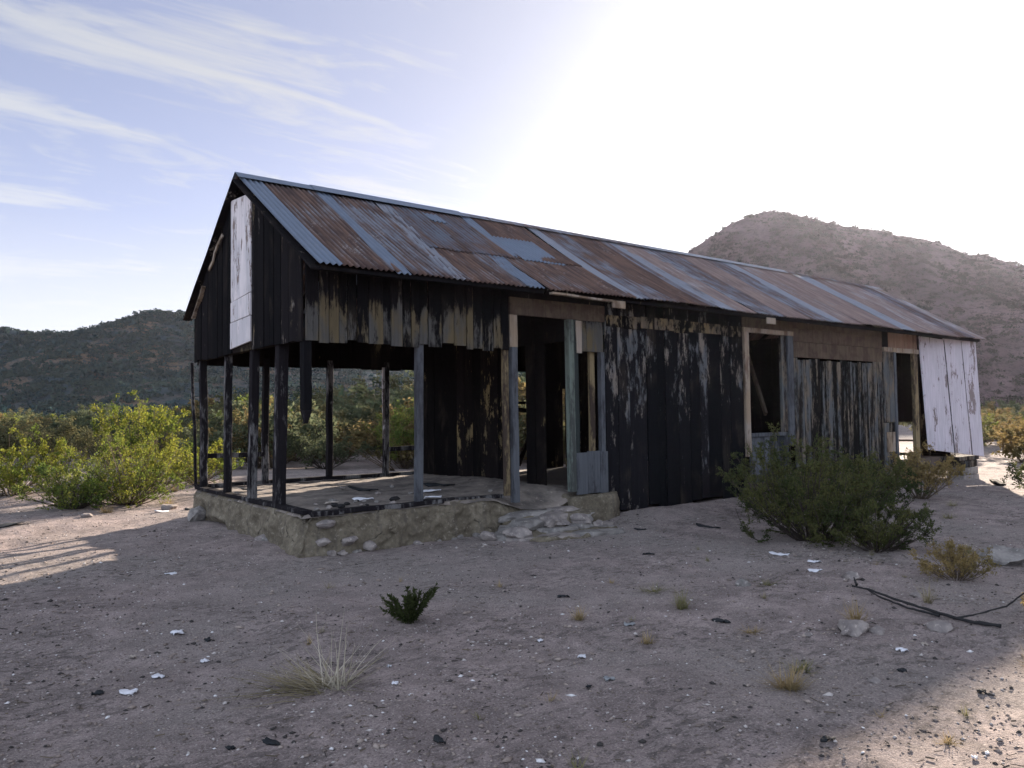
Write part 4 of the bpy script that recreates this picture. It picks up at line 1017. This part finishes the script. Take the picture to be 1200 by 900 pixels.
for i, (x, y, s, fl, lab, m) in enumerate((
        (1.78, -5.50, .13, .6, 'large flat grey stone beside a golden tuft', M_stone), (1.92, -5.62, .06, 0, 'small grey stone touching the large flat one', M_stone), (2.28, -5.86, .085, .7, 'pale stone under the black branch', M_stone),
        (2.38, -4.15, .075, 0, 'angular light stone in front of the dark bush', M_conc), (5.35, -5.15, .26, .8, 'broad pale boulder behind the round dry shrub', M_conc), (5.05, -5.05, .10, 0, 'dark stone left of the pale boulder', M_stone),
        (3.35, -4.65, .10, 0, 'dark stone at the foot of the low dark bush', M_stone), (.92, -6.1, .035, 0, 'dark stone in the right foreground', M_stone), (1.75, -6.72, .07, 0, 'dark stone at the lower right edge', M_stone),
        (1.45, -5.35, .03, 0, 'small stone left of the large flat one', M_stone), (.05, 6.1, .16, .6, 'stone in the sun by the porch corner', M_stone), (-1.3, 5.6, .1, .6, 'stone in the sun left of the porch', M_stone), (3.2, -5.3, .05, .7, 'stone beyond the black branch', M_stone))):
    rock('stone', x, y, gz(x, y)+s*.22, s*1.15, s, s*.6, 500+i, m, lab, rot=i*1.1, flat=fl)
def scrap(name, x, y, sx, sy, mat, label, cat, seed, rot=0.0, thick=.006, h=.008, tilt=.12):
    """an uneven curled flake with thickness"""
    r = random.Random(seed); n = 14; V = []; F = []
    for lv in (0, 1):
        for ring in (0, .55, 1):
            for i in range(n):
                a = i*6.2832/n; k = ring*(1+.38*math.sin(2*a+seed)*.5+r.uniform(-.16, .16)*(ring == 1))
                px, py = sx*k*math.cos(a), sy*k*math.sin(a); V.append((px, py, lv*thick+h+.10*(px*px/sx+py*py/sy)*math.cos(a*2+seed)+.01*r.uniform(-1, 1)*ring))
    def q(lv, rg, i): return lv*3*n+rg*n+(i % n)
    for i in range(n):
        for rg in (0, 1):
            F.append((q(1, rg, i), q(1, rg+1, i), q(1, rg+1, i+1), q(1, rg, i+1))); F.append((q(0, rg, i), q(0, rg, i+1), q(0, rg+1, i+1), q(0, rg+1, i)))
        F.append((q(0, 2, i), q(0, 2, i+1), q(1, 2, i+1), q(1, 2, i)))
    o = link(name, np_mesh(name, V, F), mat, None, (x, y, gz(x, y))); o.rotation_euler = (tilt*math.sin(seed), tilt*math.cos(seed), rot); return tag(o, label, cat)
M_paper = plain('white_litter', (.62, .62, .66), .8, .12, 20); M_tin = plain('dull_tin', (.22, .23, .24), .5, .3, 25, .4); M_blacktar = plain('tar_paper', (.02, .022, .025), .8, .4, 20); M_tanw = plain('bleached_scrap', (.36, .31, .27), .9, .2, 15)
LIT = ((208, 743, .045, .030, M_paper, 'white scrap of litter, roundish, at the left'), (185, 794, .045, .018, M_paper, 'narrow white scrap between the two larger ones at the left'), (150, 812, .055, .024, M_paper, 'largest white scrap in the left foreground'),
       (240, 776, .022, .016, M_paper, 'small white scrap right of the narrow one at the left'), (156, 771, .04, .02, M_tanw, 'tan scrap above the white scraps at the left'), (463, 802, .017, .010, M_paper, 'tiny white scrap right of the straw clump'), (456, 782, .015, .008, M_paper, 'tiny white scrap right of the straw clump, upper one'),
       (682, 771, .03, .016, M_paper, 'white chip in the middle foreground'), (633, 752, .022, .012, M_paper, 'small white chip left of the middle one'), (913, 650, .10, .045, M_paper, 'white sheet of litter left of the largest dark bush'), (955, 669, .075, .03, M_paper, 'white scrap at the foot of the largest dark bush'),
       (955, 659, .06, .02, M_paper, 'thin white scrap just behind the other one by the bush foot'), (1057, 763, .035, .016, M_paper, 'white scrap right of the large flat stone'), (1084, 756, .03, .014, M_tanw, 'tan scrap near the black branch'), (1142, 890, .015, .01, M_paper, 'white chip at the bottom right corner'),
       (200, 673, .06, .02, M_paper, 'white scrap in the shade before the foundation'), (738, 733, .05, .028, M_tin, 'round tin lid half sunk in the sand'), (714, 797, .035, .025, M_tin, 'dull tin scrap in the middle foreground'), (845, 729, .075, .04, M_blacktar, 'crumpled dark sheet in the middle of the yard'),
       (243, 751, .05, .022, M_blacktar, 'flat black scrap right of the white litter'), (115, 814, .05, .02, M_blacktar, 'black scrap left of the largest white scrap'), (480, 717, .03, .02, M_blacktar, 'black scrap under the green sprig'), (270, 878, .03, .014, M_blacktar, 'black scrap at the bottom left'), (318, 872, .06, .02, M_blacktar, 'long dark scrap at the bottom'),
       (515, 870, .05, .02, M_blacktar, 'dark scrap at the bottom centre'), (970, 868, .045, .02, M_blacktar, 'dark bark scrap at the bottom right'), (1057, 787, .035, .02, M_blacktar, 'dark scrap below the large flat stone'), (1150, 812, .035, .02, M_blacktar, 'dark bark scrap at the lower right'), (750, 621, .10, .035, M_blacktar, 'black scrap of tar paper near the steps'),
       (830, 618, .20, .06, M_blacktar, 'black charred heap by the wall'), (690, 806, .02, .012, M_blacktar, 'dark chip beside the dull tin scrap'), (660, 700, .06, .02, M_blacktar, 'black sliver in the middle of the yard'), (760, 650, .09, .02, M_blacktar, 'long black sliver before the charred wall'))
def pix_ground(px, py):
    """where this spot of the yard lies, by the surveyed camera"""
    du, dv = px-600, py-450; c, s = math.cos(ROLL), math.sin(ROLL); a = du*c+dv*s; b = -du*s+dv*c
    g = RT*a + FW*(FPX*math.cos(PITCH)+b*math.sin(PITCH)) + UPV*(FPX*math.sin(PITCH)-b*math.cos(PITCH))
    t = -1.6/g.z
    for _ in range(4):
        p = CAM+g*t; t = (gz(p.x, p.y)-1.6)/g.z
    return CAM+g*t
for i, (px, py, sx, sy, m, lab) in enumerate(LIT):
    p = pix_ground(px, py); scrap('litter_scrap', p.x, p.y, sx*(1 if m is M_paper else .8), sy*(1.6 if m is M_paper else 1.0), m, lab, 'litter', 600+i, -YAW-.3*(i % 5-2), .004 if m is M_paper else .005, tilt=.05)
# litter in the sun and on the porch floor
for i, (x, y, s, m, lab) in enumerate(((-.2, 5.5, .16, M_paper, 'white scrap on the sunlit sand left of the porch'), (.35, 5.6, .2, M_blacktar, 'black scrap on the sunlit sand left of the porch'), (.2, 4.75, .12, M_blacktar, 'black scrap by the left foundation corner'), (-2.4, 5.3, .25, M_blacktar, 'dark scrap on the sunlit sand at the left edge'))):
    scrap('litter_scrap', x, y, s, s*.4, m, lab, 'litter', 660+i, .6, .01)
for i, (x, y, s, m, lab) in enumerate(((1.2, .9, .12, M_paper, 'pale scrap on the porch floor behind the thick post'), (2.4, 1.2, .16, M_paper, 'white scrap on the porch floor right of the grey post'), (.7, .8, .09, M_tanw, 'tan scrap on the porch floor near the thick post'), (2.0, .45, .13, M_paper, 'white dusty scrap at the foot of the grey porch post'), (.5, 3.4, .10, M_blacktar, 'black lump on the porch floor by the gable posts'), (1.8, 2.1, .2, M_blacktar, 'black scrap in the middle of the porch floor'), (3.0, 1.9, .2, M_blacktar, 'black scrap on the porch floor by the partition'))):
    o = scrap('litter_scrap', x, y, s, s*.4, m, lab, 'litter', 680+i, -.6, .012); o.location.z = .468

# rubble on the porch floor
r_ = random.Random(31)
for i in range(26):
    x, y = (r_.uniform(.3, 1.3), r_.uniform(.25, 1.1)) if i < 15 else (r_.uniform(1.2, 3.9), r_.uniform(.4, 2.8))
    s_ = r_.uniform(.02, .06)
    rock('rubble_lump', x, y, .462+s_*.2, s_*1.3, s_, s_*.7, 700+i, (M_conc, M_char, M_stone)[i % 3], ('pale', 'black', 'brown grey')[i % 3]+' rubble lump lying on the dusty porch floor', 'rubble', ('pale', 'black', 'brown grey')[i % 3]+' rubble lumps on the porch floor', sub=2)

# gravel, chips of charcoal and twigs too many to count
def make_gravel():
    r = np.random.default_rng(9); n = 42000
    v = 1.6+16*r.uniform(0, 1, n)**1.5; u = r.uniform(-.85, .85, n)*v; x, y = uv_world(u, v)
    ok = ~((x > -.15) & (x < 17.5) & (y > -.1) & (y < 4.4)); x, y = x[ok], y[ok]; n = len(x)
    dens = fbm(x*.8, y*.8, 3, 33); keep = r.uniform(0, 1, n) < .45+.7*(dens > .0); x, y = x[keep], y[keep]; n = len(x)
    base = np.array([[1, 0, 0], [-1, 0, 0], [0, 1, 0], [0, -1, 0], [0, 0, 1], [0, 0, -1.]])
    tri = np.array([[0, 2, 4], [2, 1, 4], [1, 3, 4], [3, 0, 4], [2, 0, 5], [1, 2, 5], [3, 1, 5], [0, 3, 5]])
    s = np.exp(r.normal(-4.95, .45, n)); s = np.minimum(s, .028)
    V = base[None]*r.uniform(.6, 1.2, (n, 6, 1)); V = V*np.stack([s*r.uniform(.7, 1.9, n), s, s*.6], -1)[:, None, :]
    a = r.uniform(0, 6.28, n)[:, None]; X = V[..., 0]*np.cos(a)-V[..., 1]*np.sin(a); Y = V[..., 0]*np.sin(a)+V[..., 1]*np.cos(a)
    V = np.stack([X+x[:, None], Y+y[:, None], V[..., 2]+(ground_z(x, y)+s*.25)[:, None]], -1).reshape(-1, 3)
    F = (np.arange(n)[:, None, None]*6+tri[None]).reshape(-1, 3)
    m, T = new_mat('mixed_gravel'); g = T.add('ShaderNodeNewGeometry').outputs['Random Per Island']
    rp = T.n.new('ShaderNodeValToRGB'); T.l.new(g, rp.inputs[0]); cr = rp.color_ramp; cr.interpolation = 'CONSTANT'
    cols = [(0, (.16, .13, .115)), (.28, (.24, .195, .17)), (.52, (.05, .045, .043)), (.70, (.30, .25, .22)), (.86, (.42, .38, .36)), (.965, (.62, .60, .60))]
    cr.elements[0].position = 0; cr.elements[0].color = (*cols[0][1], 1); cr.elements[1].position = cols[1][0]; cr.elements[1].color = (*cols[1][1], 1)
    for p, c in cols[2:]: e = cr.elements.new(p); e.color = (*c, 1)
    finish(T, rp.outputs[0], .95, spec=.1)
    tag(link('gravel', np_mesh('gravel', V, F), m), kind='stuff')
    # twigs and bark chips
    n = 3200; v = 1.7+11*r.uniform(0, 1, n)**1.3; u = r.uniform(-.85, .85, n)*v; x, y = uv_world(u, v)
    ok = ~((x > -.15) & (x < 17.5) & (y > -.1) & (y < 4.4)) & (fbm(x*.7, y*.7, 3, 35) > -.05); x, y = x[ok], y[ok]; n = len(x)
    a = r.uniform(0, 6.28, n); L = .005+.028*r.uniform(0, 1, n)**3; w = r.uniform(.001, .004, n); z = ground_z(x, y)+.005
    dx, dy = np.cos(a)*L, np.sin(a)*L; wx, wy = -np.sin(a)*w, np.cos(a)*w; lz = r.uniform(0, .25, n)*L
    V = np.stack([np.stack([x-dx-wx, y-dy-wy, z], -1), np.stack([x+dx-wx, y+dy-wy, z+lz], -1), np.stack([x+dx+wx, y+dy+wy, z+lz], -1), np.stack([x-dx+wx, y-dy+wy, z], -1),
                  np.stack([x-dx, y-dy, z+w*1.6], -1), np.stack([x+dx, y+dy, z+lz+w*1.6], -1)], 1).reshape(-1, 3)
    q = np.array([[0, 1, 5, 4], [1, 2, 5, 5], [2, 3, 4, 5], [3, 0, 4, 4]])[[0, 2]]
    F = (np.arange(n)[:, None, None]*6+q[None]).reshape(-1, 4)
    m, T = new_mat('twig_litter'); g = T.add('ShaderNodeNewGeometry').outputs['Random Per Island']
    finish(T, T.mix(g, (.03, .027, .025), (.12, .095, .07)), .95, spec=.1)
    tag(link('twig_litter', np_mesh('twig_litter', V, F), m), kind='stuff')
make_gravel()
